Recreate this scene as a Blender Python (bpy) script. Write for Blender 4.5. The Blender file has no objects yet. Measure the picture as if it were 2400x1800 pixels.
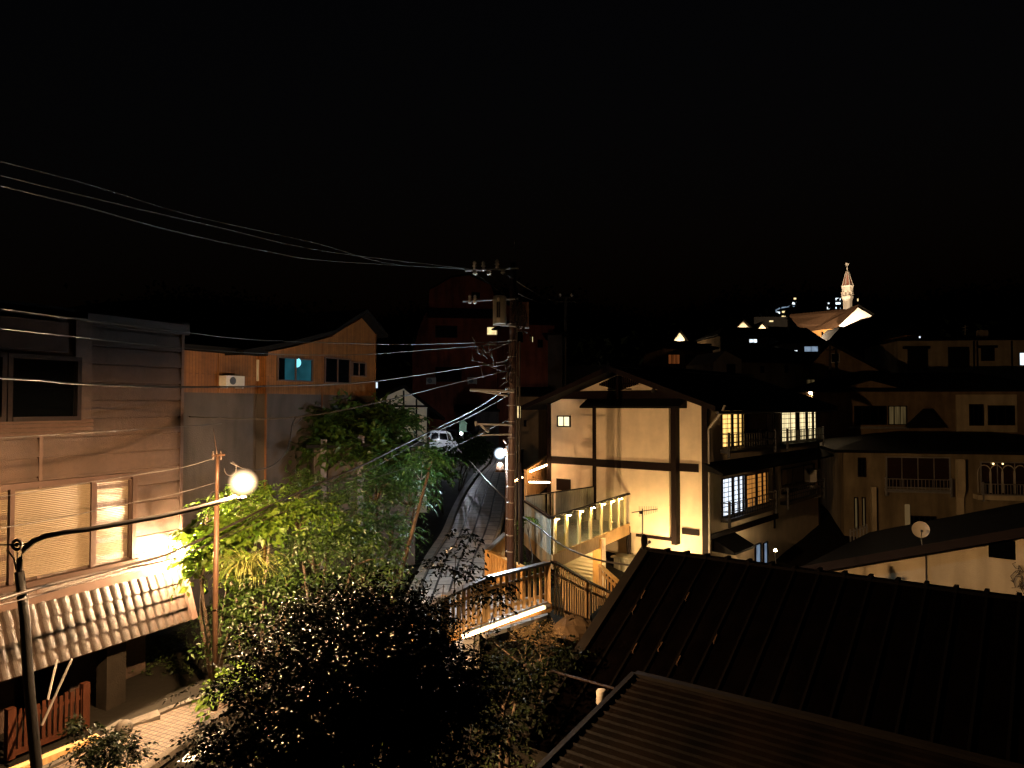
import bpy, math, random
import numpy as np
from mathutils import Vector, Matrix
random.seed(7)
RNG = np.random.default_rng(11)
scn = bpy.context.scene
COL = scn.collection

# ------------------------------------------------------------------ camera, world, exposure
F_PX = 1733.0                      # focal length in pixels of the 2400 px wide photograph
PITCH = math.atan(50 / F_PX)
cam_data = bpy.data.cameras.new('camera')
cam_data.sensor_width = 36
cam_data.lens = F_PX / 2400 * 36
cam_data.clip_end = 3000
cam_data.clip_start = 0.1
cam = bpy.data.objects.new('camera', cam_data)
COL.objects.link(cam)
cam.location = (0, 0, 0)
cam.rotation_euler = (math.radians(90) + PITCH, 0, 0)
scn.camera = cam

world = bpy.data.worlds.new('World')
scn.world = world
world.use_nodes = True
nt = world.node_tree
bg = nt.nodes['Background']
sky = nt.nodes.new('ShaderNodeTexSky')
sky.sky_type = 'NISHITA'
sky.sun_disc = False
sky.sun_elevation = math.radians(-3)
sky.sun_rotation = math.radians(200)
nt.links.new(sky.outputs[0], bg.inputs[0])
SKY_STRENGTH = 0.02
bg.inputs[1].default_value = SKY_STRENGTH

scn.view_settings.view_transform = 'Standard'
scn.view_settings.look = 'None'
scn.view_settings.exposure = 0
scn.view_settings.gamma = 1
scn.cycles.max_bounces = 6
scn.cycles.diffuse_bounces = 3
scn.cycles.glossy_bounces = 3
scn.cycles.transmission_bounces = 4
scn.cycles.volume_bounces = 0
scn.cycles.sample_clamp_indirect = 3.0
scn.cycles.use_denoising = True

LAMP_POWER = 66000.0               # radiance of the street lamp globe
CA, SA = math.cos(PITCH), math.sin(PITCH)


def ray(px, py):
    x = (px - 1200) / F_PX
    u = (900 - py) / F_PX
    return Vector((x, CA - u * SA, SA + u * CA))


def P(px, py, Y):
    r = ray(px, py)
    return r * (Y / r.y)


def PZ(px, py, z):
    r = ray(px, py)
    return r * (z / r.z)


# ------------------------------------------------------------------ materials
MATS = {}


def new_mat(name):
    m = bpy.data.materials.new(name)
    m.use_nodes = True
    return m, m.node_tree, m.node_tree.nodes['Principled BSDF']


def mat(name, col, rough=0.7, var=0.25, scale=3.0, bump=0.0, bscale=30.0, metal=0.0, spec=0.10, stretch=(1, 1, 1), grime=0.0, coords='UV'):
    if name in MATS:
        return MATS[name]
    m, t, b = new_mat(name)
    tc = t.nodes.new('ShaderNodeTexCoord')
    mp = t.nodes.new('ShaderNodeMapping')
    mp.inputs['Scale'].default_value = stretch
    t.links.new(tc.outputs[coords], mp.inputs[0])
    n = t.nodes.new('ShaderNodeTexNoise')
    n.inputs['Scale'].default_value = scale
    n.inputs['Detail'].default_value = 6
    n.inputs['Roughness'].default_value = 0.65
    t.links.new(mp.outputs[0], n.inputs['Vector'])
    r = t.nodes.new('ShaderNodeValToRGB')
    c = Vector(col)
    r.color_ramp.elements[0].position = 0.28
    r.color_ramp.elements[1].position = 0.72
    r.color_ramp.elements[0].color = (*[max(0, k * (1 - var)) for k in c], 1)
    r.color_ramp.elements[1].color = (*[min(1, k * (1 + var * 0.7)) for k in c], 1)
    t.links.new(n.outputs[0], r.inputs[0])
    out = r.outputs[0]
    if grime > 0:
        g = t.nodes.new('ShaderNodeTexNoise')
        g.inputs['Scale'].default_value = 0.9
        g.inputs['Detail'].default_value = 8
        mp2 = t.nodes.new('ShaderNodeMapping')
        mp2.inputs['Scale'].default_value = (2.2, 0.35, 1)
        t.links.new(tc.outputs[coords], mp2.inputs[0])
        t.links.new(mp2.outputs[0], g.inputs['Vector'])
        gr = t.nodes.new('ShaderNodeValToRGB')
        gr.color_ramp.elements[0].position = 0.35
        gr.color_ramp.elements[1].position = 0.6
        gr.color_ramp.elements[0].color = (1 - grime,) * 3 + (1,)
        gr.color_ramp.elements[1].color = (1, 1, 1, 1)
        t.links.new(g.outputs[0], gr.inputs[0])
        mx = t.nodes.new('ShaderNodeMix')
        mx.data_type = 'RGBA'
        mx.blend_type = 'MULTIPLY'
        mx.inputs[0].default_value = 1
        t.links.new(out, mx.inputs[6])
        t.links.new(gr.outputs[0], mx.inputs[7])
        out = mx.outputs[2]
    t.links.new(out, b.inputs['Base Color'])
    b.inputs['Roughness'].default_value = rough
    b.inputs['Metallic'].default_value = metal
    b.inputs['Specular IOR Level'].default_value = spec
    if bump > 0:
        bn = t.nodes.new('ShaderNodeTexNoise')
        bn.inputs['Scale'].default_value = bscale
        bn.inputs['Detail'].default_value = 5
        t.links.new(mp.outputs[0], bn.inputs['Vector'])
        bp = t.nodes.new('ShaderNodeBump')
        bp.inputs['Strength'].default_value = bump
        bp.inputs['Distance'].default_value = 0.02
        t.links.new(bn.outputs[0], bp.inputs['Height'])
        t.links.new(bp.outputs[0], b.inputs['Normal'])
    MATS[name] = m
    return m


def bricks(name, c1, c2, mortar, bw, bh, ms=0.01, offset=0.0, rough=0.7, bump=0.5, rot=0.0, spec=0.12, noise=0.35, squash=1.0):
    """courses of boards, slabs or cobbles laid out in metres on the UV map"""
    if name in MATS:
        return MATS[name]
    m, t, b = new_mat(name)
    tc = t.nodes.new('ShaderNodeTexCoord')
    mp = t.nodes.new('ShaderNodeMapping')
    mp.inputs['Rotation'].default_value = (0, 0, rot)
    t.links.new(tc.outputs['UV'], mp.inputs[0])
    br = t.nodes.new('ShaderNodeTexBrick')
    br.inputs['Scale'].default_value = 1
    br.inputs['Color1'].default_value = (*c1, 1)
    br.inputs['Color2'].default_value = (*c2, 1)
    br.inputs['Mortar'].default_value = (*mortar, 1)
    br.inputs['Brick Width'].default_value = bw
    br.inputs['Row Height'].default_value = bh
    br.inputs['Mortar Size'].default_value = ms
    br.inputs['Mortar Smooth'].default_value = 0.2
    br.offset = offset
    br.squash = squash
    t.links.new(mp.outputs[0], br.inputs['Vector'])
    n = t.nodes.new('ShaderNodeTexNoise')
    n.inputs['Scale'].default_value = 4
    n.inputs['Detail'].default_value = 8
    n.inputs['Roughness'].default_value = 0.7
    t.links.new(tc.outputs['UV'], n.inputs['Vector'])
    r = t.nodes.new('ShaderNodeValToRGB')
    r.color_ramp.elements[0].position = 0.3
    r.color_ramp.elements[1].position = 0.7
    r.color_ramp.elements[0].color = (1 - noise,) * 3 + (1,)
    r.color_ramp.elements[1].color = (1, 1, 1, 1)
    t.links.new(n.outputs[0], r.inputs[0])
    mx = t.nodes.new('ShaderNodeMix')
    mx.data_type = 'RGBA'
    mx.blend_type = 'MULTIPLY'
    mx.inputs[0].default_value = 1
    t.links.new(br.outputs[0], mx.inputs[6])
    t.links.new(r.outputs[0], mx.inputs[7])
    t.links.new(mx.outputs[2], b.inputs['Base Color'])
    b.inputs['Roughness'].default_value = rough
    b.inputs['Specular IOR Level'].default_value = spec
    inv = t.nodes.new('ShaderNodeMath')
    inv.operation = 'MULTIPLY_ADD'
    inv.inputs[1].default_value = -1
    inv.inputs[2].default_value = 1
    t.links.new(br.outputs['Fac'], inv.inputs[0])
    ad = t.nodes.new('ShaderNodeMath')
    ad.operation = 'MULTIPLY_ADD'
    ad.inputs[1].default_value = 0.25
    t.links.new(n.outputs[0], ad.inputs[0])
    t.links.new(inv.outputs[0], ad.inputs[2])
    bp = t.nodes.new('ShaderNodeBump')
    bp.inputs['Strength'].default_value = bump
    bp.inputs['Distance'].default_value = 0.02
    t.links.new(ad.outputs[0], bp.inputs['Height'])
    t.links.new(bp.outputs[0], b.inputs['Normal'])
    MATS[name] = m
    return m


def glow(name, col, strength, var=0.0, scale=4.0, stretch=(1, 1, 1)):
    if name in MATS:
        return MATS[name]
    m = bpy.data.materials.new(name)
    m.use_nodes = True
    t = m.node_tree
    t.nodes.remove(t.nodes['Principled BSDF'])
    e = t.nodes.new('ShaderNodeEmission')
    e.inputs[0].default_value = (*col, 1)
    e.inputs[1].default_value = strength
    if var > 0:
        tc = t.nodes.new('ShaderNodeTexCoord')
        mp = t.nodes.new('ShaderNodeMapping')
        mp.inputs['Scale'].default_value = stretch
        t.links.new(tc.outputs['UV'], mp.inputs[0])
        n = t.nodes.new('ShaderNodeTexNoise')
        n.inputs['Scale'].default_value = scale
        t.links.new(mp.outputs[0], n.inputs['Vector'])
        mr = t.nodes.new('ShaderNodeMapRange')
        mr.inputs[1].default_value = 0.3
        mr.inputs[2].default_value = 0.7
        mr.inputs[3].default_value = strength * (1 - var)
        mr.inputs[4].default_value = strength * (1 + var)
        t.links.new(n.outputs[0], mr.inputs[0])
        t.links.new(mr.outputs[0], e.inputs[1])
    t.links.new(e.outputs[0], t.nodes['Material Output'].inputs[0])
    MATS[name] = m
    return m


def leafmat(name, dark, light, rough=0.4, trans=0.35, spec=0.5):
    if name in MATS:
        return MATS[name]
    m, t, b = new_mat(name)
    g = t.nodes.new('ShaderNodeNewGeometry')
    r = t.nodes.new('ShaderNodeValToRGB')
    r.color_ramp.elements[0].color = (*dark, 1)
    r.color_ramp.elements[1].color = (*light, 1)
    t.links.new(g.outputs['Random Per Island'], r.inputs[0])
    t.links.new(r.outputs[0], b.inputs['Base Color'])
    b.inputs['Roughness'].default_value = rough
    b.inputs['Specular IOR Level'].default_value = spec
    tr = t.nodes.new('ShaderNodeBsdfTranslucent')
    t.links.new(r.outputs[0], tr.inputs[0])
    mx = t.nodes.new('ShaderNodeMixShader')
    mx.inputs[0].default_value = trans
    t.links.new(b.outputs[0], mx.inputs[1])
    t.links.new(tr.outputs[0], mx.inputs[2])
    t.links.new(mx.outputs[0], t.nodes['Material Output'].inputs[0])
    MATS[name] = m
    return m


M = dict(
    siding=mat('brown_siding', (0.046, 0.029, 0.021), 0.55, 0.3, 9, 0.9, 75, spec=0.14, grime=0.35),
    trim=mat('tan_trim', (0.055, 0.034, 0.026), 0.5, 0.2, 4),
    sash=mat('bronze_aluminium', (0.045, 0.028, 0.022), 0.35, 0.15, 8, metal=0.3),
    tileroof=mat('glazed_tile', (0.021, 0.0128, 0.0084), 0.5, 0.35, 3.5, 0.5, 70, grime=0.35, spec=0.18),
    darkwood=mat('dark_timber', (0.008, 0.0035, 0.0025), 0.6, 0.4, 3, 0.4, 20, stretch=(1, 6, 1)),
    blackmetal=mat('black_steel', (0.02, 0.018, 0.017), 0.4, 0.3, 5, spec=0.5),
    steel=mat('galvanised_steel', (0.32, 0.30, 0.28), 0.35, 0.25, 6, metal=0.6),
    brownpole=mat('brown_painted_pole', (0.032, 0.017, 0.010), 0.45, 0.3, 5),
    concrete=mat('concrete', (0.07, 0.06, 0.05), 0.85, 0.3, 2, 0.6, 25, grime=0.4),
    greywall=mat('grey_mortar_wall', (0.045, 0.037, 0.032), 0.85, 0.25, 1.5, 0.5, 30, grime=0.35),
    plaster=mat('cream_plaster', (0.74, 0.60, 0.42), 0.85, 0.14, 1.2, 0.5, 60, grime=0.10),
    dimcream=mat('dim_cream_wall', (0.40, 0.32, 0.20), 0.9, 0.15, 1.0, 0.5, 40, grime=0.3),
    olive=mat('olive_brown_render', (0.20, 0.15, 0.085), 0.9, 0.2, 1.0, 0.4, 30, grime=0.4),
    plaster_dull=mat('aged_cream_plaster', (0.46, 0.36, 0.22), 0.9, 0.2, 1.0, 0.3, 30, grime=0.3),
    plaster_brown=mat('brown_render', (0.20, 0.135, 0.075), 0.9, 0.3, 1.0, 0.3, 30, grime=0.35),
    redwall=mat('dark_red_render', (0.13, 0.035, 0.018), 0.9, 0.35, 0.6, 0.3, 20, grime=0.4),
    darkroof=mat('dark_roof_metal', (0.004, 0.0035, 0.003), 0.8, 0.4, 1.5, 0.3, 12, spec=.04),
    darkroof2=mat('black_roof_tile', (0.005, 0.0045, 0.0045), 0.8, 0.4, 1.5, 0.3, 12, spec=.1),
    soil=mat('dark_soil', (0.007, 0.0055, 0.0035), 0.95, 0.5, 0.6, 0.8, 6, coords='Object'),
    bark=mat('bark', (0.06, 0.042, 0.028), 0.9, 0.4, 4, 0.8, 20, coords='Object'),
    glassdark=mat('dark_window_glass', (0.0012, 0.0014, 0.0016), 0.05, 0.2, 2, spec=0.5),
    white=mat('white_paint', (0.72, 0.72, 0.74), 0.35, 0.08, 2, spec=0.5),
    offwhite=mat('aged_white_plastic', (0.3, 0.27, 0.22), 0.5, 0.15, 4),
    porcelain=mat('porcelain', (0.85, 0.75, 0.62), 0.15, 0.1, 4, spec=0.9),
    cable=mat('black_cable', (0.03, 0.024, 0.019), 0.4, 0.3, 8, spec=0.25),
    darkcable=mat('dull_black_cable', (0.012, 0.009, 0.008), 0.5, 0.3, 8, spec=0.3),
    rubber=mat('rubber', (0.015, 0.015, 0.015), 0.8),
    freshwood=mat('amber_stained_wood', (0.50, 0.27, 0.09), 0.55, 0.35, 4, 0.4, 20, stretch=(5, 0.6, 1)),
    fencewood=mat('weathered_board', (0.36, 0.22, 0.095), 0.65, 0.45, 4, 0.5, 20, stretch=(5, 0.6, 1), grime=0.3),
    greyboard=mat('pale_weathered_board', (0.36, 0.33, 0.25), 0.7, 0.35, 4, 0.4, 20, stretch=(6, 0.5, 1), grime=0.3),
    redwood=mat('red_brown_picket', (0.035, 0.011, 0.005), 0.6, 0.35, 5, 0.3, 20, stretch=(5, 0.6, 1)),
    capmetal=mat('dark_handrail_cap', (0.09, 0.085, 0.085), 0.3, 0.25, 4, metal=0.6),
    redtail=mat('red_lens', (0.5, 0.02, 0.01), 0.2, 0.1),
    dish=mat('dish_paint', (0.42, 0.36, 0.27), 0.5, 0.12, 5),
    spire_white=mat('white_tower_render', (0.75, 0.68, 0.58), 0.8, 0.1, 1),
    spire_red=mat('red_copper_spire', (0.5, 0.22, 0.16), 0.6, 0.2, 1),
    ochre=mat('ochre_render', (0.52, 0.27, 0.09), 0.85, 0.15, 0.6),
)
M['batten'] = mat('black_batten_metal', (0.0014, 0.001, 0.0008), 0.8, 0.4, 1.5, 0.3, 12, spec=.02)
M['cedar'] = bricks('cedar_cladding', (0.155, 0.062, 0.017), (0.105, 0.04, 0.011), (0.05, 0.016, 0.006), 2.4, 0.11, 0.006, 0.37, 0.6, 0.5, rot=math.radians(90), noise=0.4)
M['slabs'] = bricks('stone_slabs', (0.38, 0.34, 0.30), (0.27, 0.24, 0.21), (0.02, 0.018, 0.016), 0.92, 0.5, 0.042, 0.5, 0.5, 0.7, noise=0.45)
M['cobbles'] = bricks('cobbles', (0.12, 0.085, 0.06), (0.08, 0.055, 0.04), (0.02, 0.015, 0.012), 0.125, 0.105, 0.011, 0.0, 0.55, 0.9, noise=0.4)
M['block'] = bricks('kerb_blocks', (0.22, 0.19, 0.15), (0.16, 0.14, 0.11), (0.04, 0.035, 0.03), 0.22, 0.5, 0.012, 0.0, 0.7, 0.6)
M['shutterglass'] = mat('reeded_glass', (0.34, 0.28, 0.19), 0.22, 0.12, 1.2, spec=0.6)
M['lamp'] = glow('lamp_globe_light', (1.0, 0.60, 0.29), LAMP_POWER)
M['lamp_wall'] = glow('wall_lamp_light', (1.0, 0.66, 0.36), 13000)
M['lamp_white'] = glow('white_lamp_light', (0.72, 0.87, 1.0), 9000)
M['tube'] = glow('warm_tube_light', (1.0, 0.66, 0.34), 14)
M['downlight'] = glow('canopy_downlight_glow', (1.0, 0.68, 0.24), 900)
M['shoji_warm'] = glow('lit_shoji_warm', (1.0, 0.60, 0.17), 1.35, 0.55, 1.0, (9, 0.3, 1))
M['shoji_pale'] = glow('lit_shoji_pale', (1.0, 0.80, 0.42), 1.1, 0.7, 1.0, (9, 0.3, 1))
M['shoji_white'] = glow('lit_shoji_white', (0.80, 0.88, 1.0), 1.3, 0.6, 1.0, (7, 0.3, 1))
M['shoji_orange'] = glow('lit_curtain_orange', (1.0, 0.40, 0.08), 0.42, 0.6, 1.0, (8, 0.3, 1))
M['tube_lane'] = glow('lane_tube_light', (1.0, 0.55, 0.25), 45)
M['win_warm'] = glow('lit_window_warm', (1.0, 0.75, 0.36), 1.2, 0.25, 2)
M['win_yellow'] = glow('lit_window_yellow', (1.0, 0.86, 0.5), 1.6, 0.1, 2)
M['win_white'] = glow('lit_window_white', (0.8, 0.92, 1.0), 1.6, 0.3, 1.5)
M['win_blue'] = glow('lit_window_blue', (0.45, 0.62, 0.85), 0.35, 0.4, 1.5)
M['win_dim'] = glow('dim_curtain_glow', (0.9, 0.62, 0.25), 0.055, 0.7, 1.0, (8, 0.3, 1))
M['win_red'] = glow('dim_red_curtain', (0.9, 0.25, 0.06), 0.10, 0.8, 1.0, (10, 0.3, 1))
M['flood'] = glow('floodlight_glow', (1.0, 0.66, 0.30), 1500)
M['farlamp'] = glow('distant_lamp_light', (0.75, 0.88, 1.0), 3)


def halo_mat(nm, col, st):  # added glow standing for the glare around a lamp
    """see-through halo round a lamp: painted glare that fades towards its rim"""
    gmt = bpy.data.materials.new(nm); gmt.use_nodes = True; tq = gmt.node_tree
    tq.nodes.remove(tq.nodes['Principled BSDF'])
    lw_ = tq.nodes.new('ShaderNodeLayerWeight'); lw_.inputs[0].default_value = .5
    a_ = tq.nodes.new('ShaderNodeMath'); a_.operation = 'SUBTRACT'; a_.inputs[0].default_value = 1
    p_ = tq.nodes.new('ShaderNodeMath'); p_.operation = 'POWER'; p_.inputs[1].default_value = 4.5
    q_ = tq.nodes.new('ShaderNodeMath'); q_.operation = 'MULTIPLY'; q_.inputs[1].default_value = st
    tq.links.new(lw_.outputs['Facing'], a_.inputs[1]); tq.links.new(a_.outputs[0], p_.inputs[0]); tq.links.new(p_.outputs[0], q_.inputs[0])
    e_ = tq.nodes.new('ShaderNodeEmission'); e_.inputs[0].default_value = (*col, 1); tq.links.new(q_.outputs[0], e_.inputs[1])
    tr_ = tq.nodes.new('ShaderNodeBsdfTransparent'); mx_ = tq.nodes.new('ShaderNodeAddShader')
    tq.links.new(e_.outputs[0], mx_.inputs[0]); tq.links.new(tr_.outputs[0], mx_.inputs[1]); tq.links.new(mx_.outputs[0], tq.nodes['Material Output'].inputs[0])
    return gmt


# ------------------------------------------------------------------ objects and meshes
BASE = {}


def tag(o, label=None, cat=None, group=None, kind=None):
    if label: o['label'] = label
    if cat: o['category'] = cat
    if group: o['group'] = group
    if kind: o['kind'] = kind
    return o


def thing(name, base, label, cat, group=None):
    o = bpy.data.objects.new(name, None)
    o.empty_display_size = 0.3
    COL.objects.link(o)
    b = Vector(base)
    o.location = b
    BASE[o.name] = b
    return tag(o, label, cat, group)


class MB:
    def __init__(s):
        s.v = []; s.f = []; s.uv = None; s.m = []; s.cm = 0

    def poly(s, pts):
        i = len(s.v)
        s.v += [Vector(p) for p in pts]
        s.f.append(tuple(range(i, i + len(pts)))); s.m.append(s.cm)

    def para(s, o, a, b, c):
        o, a, b, c = Vector(o), Vector(a), Vector(b), Vector(c)
        if a.cross(b).dot(c) < 0: a, b = b, a
        i = len(s.v)
        s.v += [o, o + a, o + a + b, o + b, o + c, o + a + c, o + a + b + c, o + b + c]
        for q in ((3, 2, 1, 0), (4, 5, 6, 7), (0, 1, 5, 4), (1, 2, 6, 5), (2, 3, 7, 6), (3, 0, 4, 7)):
            s.f.append(tuple(i + k for k in q)); s.m.append(s.cm)
        return s

    def box(s, x0, x1, y0, y1, z0, z1):
        return s.para((x0, y0, z0), (x1 - x0, 0, 0), (0, y1 - y0, 0), (0, 0, z1 - z0))

    def prism(s, pts, vec):
        pts = [Vector(p) for p in pts]; vec = Vector(vec)
        n = Vector((0, 0, 0))
        for k in range(len(pts)):
            n += pts[k].cross(pts[(k + 1) % len(pts)])
        if n.dot(vec) < 0: pts.reverse()
        i = len(s.v); k = len(pts)
        s.v += pts + [p + vec for p in pts]
        s.f.append(tuple(range(i + k - 1, i - 1, -1))); s.m.append(s.cm)
        s.f.append(tuple(range(i + k, i + 2 * k))); s.m.append(s.cm)
        for j in range(k):
            jn = (j + 1) % k
            s.f.append((i + j, i + jn, i + k + jn, i + k + j)); s.m.append(s.cm)
        return s

    def tube(s, pts, r, n=8, r1=None, cap=True):
        pts = [Vector(p) for p in pts]
        L = len(pts)
        i0 = len(s.v)
        for k, p in enumerate(pts):
            d = (pts[min(k + 1, L - 1)] - pts[max(k - 1, 0)])
            d = d.normalized() if d.length > 1e-9 else Vector((0, 0, 1))
            ref = Vector((0, 0, 1)) if abs(d.z) < 0.9 else Vector((1, 0, 0))
            a = d.cross(ref).normalized(); b = d.cross(a)
            rr = r if r1 is None else r + (r1 - r) * k / (L - 1)
            for j in range(n):
                t = 2 * math.pi * j / n
                s.v.append(p + a * (rr * math.cos(t)) + b * (rr * math.sin(t)))
        for k in range(L - 1):
            for j in range(n):
                jn = (j + 1) % n
                s.f.append((i0 + k * n + j, i0 + k * n + jn, i0 + (k + 1) * n + jn, i0 + (k + 1) * n + j)); s.m.append(s.cm)
        if cap:
            s.f.append(tuple(i0 + j for j in range(n))[::-1]); s.m.append(s.cm)
            s.f.append(tuple(i0 + (L - 1) * n + j for j in range(n))); s.m.append(s.cm)
        return s

    def lathe(s, c, prof, n=16):
        c = Vector(c); i0 = len(s.v)
        for (r, z) in prof:
            for j in range(n):
                t = 2 * math.pi * j / n
                s.v.append(c + Vector((r * math.cos(t), r * math.sin(t), z)))
        for k in range(len(prof) - 1):
            for j in range(n):
                jn = (j + 1) % n
                s.f.append((i0 + k * n + j, i0 + k * n + jn, i0 + (k + 1) * n + jn, i0 + (k + 1) * n + j)); s.m.append(s.cm)
        s.f.append(tuple(i0 + j for j in range(n))[::-1]); s.m.append(s.cm)
        s.f.append(tuple(i0 + (len(prof) - 1) * n + j for j in range(n))); s.m.append(s.cm)
        return s

    def sphere(s, c, r, n=12, sq=(1, 1, 1)):
        c = Vector(c); i0 = len(s.v); m = n // 2
        for a in range(m + 1):
            ph = math.pi * a / m
            for j in range(n):
                t = 2 * math.pi * j / n
                s.v.append(c + Vector((r * sq[0] * math.sin(ph) * math.cos(t), r * sq[1] * math.sin(ph) * math.sin(t), r * sq[2] * math.cos(ph))))
        for a in range(m):
            for j in range(n):
                jn = (j + 1) % n
                s.f.append((i0 + a * n + j, i0 + (a + 1) * n + j, i0 + (a + 1) * n + jn, i0 + a * n + jn)); s.m.append(s.cm)
        return s

    def build(s, name, material, parent=None, fr=None, smooth=False, base=None, uvs=None):
        if parent is not None:
            b = BASE[parent.name]
        else:
            b = Vector(base) if base is not None else Vector((0, 0, 0))
        me = bpy.data.meshes.new(name)
        me.from_pydata([tuple(p - b) for p in s.v], [], s.f)
        mats = material if isinstance(material, (list, tuple)) else [material]
        for mm in mats: me.materials.append(mm)
        if len(mats) > 1: me.polygons.foreach_set('material_index', s.m)
        if smooth: me.polygons.foreach_set('use_smooth', [True] * len(s.f))
        ul = me.uv_layers.new(name='UVMap')
        if uvs is not None:
            for lp in me.loops: ul.data[lp.index].uv = uvs[lp.vertex_index]
        else:
            ua = fr.u if fr else Vector((1, 0, 0)); na = fr.n if fr else Vector((0, -1, 0))
            for pl in me.polygons:
                nn = pl.normal
                an, au = abs(nn.dot(na)), abs(nn.dot(ua))
                for li in pl.loop_indices:
                    p = s.v[me.loops[li].vertex_index]
                    if abs(nn.z) > 0.6 and an < 0.75 and au < 0.75: uv = (p.dot(ua), p.dot(na))
                    elif an >= au: uv = (p.dot(ua), p.z)
                    else: uv = (p.dot(na), p.z)
                    ul.data[li].uv = uv
        o = bpy.data.objects.new(name, me)
        COL.objects.link(o)
        if parent is not None:
            o.parent = parent; BASE[o.name] = b
        else:
            o.location = b; BASE[o.name] = b
        return o


class Fr:
    """a facade plane: u runs to the right along it, n points out of it"""
    def __init__(s, O, u):
        s.O = Vector((O[0], O[1], 0)); s.u = Vector((u[0], u[1], 0)).normalized()
        s.n = Vector((s.u.y, -s.u.x, 0))

    def pt(s, u, d, z): return s.O + s.u * u + s.n * d + Vector((0, 0, z))

    def hit(s, px, py, d=0.0):
        r = ray(px, py)
        q = s.O + s.n * d
        t = q.dot(s.n) / r.dot(s.n)
        p = r * t
        return ((p - s.O).dot(s.u), p.z)

    def U(s, px, d=0.0): return s.hit(px, 950, d)[0]

    def box(s, mb, u0, u1, d0, d1, z0, z1):
        return mb.para(s.pt(u0, d0, z0), s.u * (u1 - u0), s.n * (d1 - d0), Vector((0, 0, z1 - z0)))

    def rect(s, px0, py0, px1, py1, d=0.0):
        a = s.hit(px0, py0, d); b = s.hit(px1, py1, d)
        return min(a[0], b[0]), max(a[0], b[0]), min(a[1], b[1]), max(a[1], b[1])


def window(fr, parent, r, pane, frame=None, d=0.0, nu=2, nz=1, fw=0.06, proud=0.07, bar=0.03, name='window', label=None):
    u0, u1, z0, z1 = r
    frame = frame or M['sash']
    m = MB()
    fr.box(m, u0, u0 + fw, d, d + proud, z0, z1)
    fr.box(m, u1 - fw, u1, d, d + proud, z0, z1)
    fr.box(m, u0 + fw, u1 - fw, d, d + proud, z1 - fw, z1)
    fr.box(m, u0 + fw, u1 - fw, d, d + proud + 0.02, z0, z0 + fw)
    for k in range(1, nu):
        c = u0 + (u1 - u0) * k / nu
        fr.box(m, c - bar / 2, c + bar / 2, d, d + proud - 0.015, z0 + fw, z1 - fw)
    for k in range(1, nz):
        c = z0 + (z1 - z0) * k / nz
        fr.box(m, u0 + fw, u1 - fw, d, d + proud - 0.02, c - bar / 2, c + bar / 2)
    w = m.build(name, frame, parent, fr)
    if label: w['label'] = label
    g = MB()
    fr.box(g, u0 + fw * .5, u1 - fw * .5, d, d + 0.02, z0 + fw * .5, z1 - fw * .5)
    g.build('pane', pane, w, fr)
    return w


def railing(fr, parent, u0, u1, z0, z1, d0, d1, material, step=0.12, rails=(0.0, 0.45, 1.0), name='balcony_railing', t=0.03):
    """a small window balcony: floor ledge, end returns, bars and rails"""
    m = MB()
    n = max(2, int((u1 - u0) / step))
    for k in range(n + 1):
        c = u0 + (u1 - u0) * k / n
        fr.box(m, c - t * .35, c + t * .35, d1 - t * .7, d1, z0, z1)
    for q in rails:
        z = z0 + (z1 - z0) * q
        fr.box(m, u0, u1, d1 + 0.002, d1 + t, z - t * .6, z + t * .6)
        fr.box(m, u0, u0 + t, d0, d1, z - t * .6, z + t * .6)
        fr.box(m, u1 - t, u1, d0, d1, z - t * .6, z + t * .6)
    fr.box(m, u0, u1, d0, d1, z0 - 0.14, z0 - 0.03)
    fr.box(m, u0 - 0.03, u0 + 0.05, d1 - 0.04, d1 + 0.05, z0 - 0.32, z1 + 0.08)
    fr.box(m, u1 - 0.05, u1 + 0.03, d1 - 0.04, d1 + 0.05, z0 - 0.32, z1 + 0.08)
    return m.build(name, material, parent, fr)


def wire(name, pts, r, label, group=None, material=None, sub=6):
    """a smooth cable through (px, py, Y) points"""
    W = [P(*p) for p in pts]
    out = []
    n = len(W)
    for k in range(n - 1):
        p0, p1, p2, p3 = W[max(k - 1, 0)], W[k], W[k + 1], W[min(k + 2, n - 1)]
        for j in range(sub):
            t = j / sub
            out.append(0.5 * ((2 * p1) + (p2 - p0) * t + (2 * p0 - 5 * p1 + 4 * p2 - p3) * t * t + (3 * p1 - p0 - 3 * p2 + p3) * t ** 3))
    out.append(W[-1])
    m = MB(); m.tube(out, r, 6)
    o = m.build(name, material or M['cable'], None, smooth=True, base=W[0])
    return tag(o, label, 'cable', group)


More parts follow.
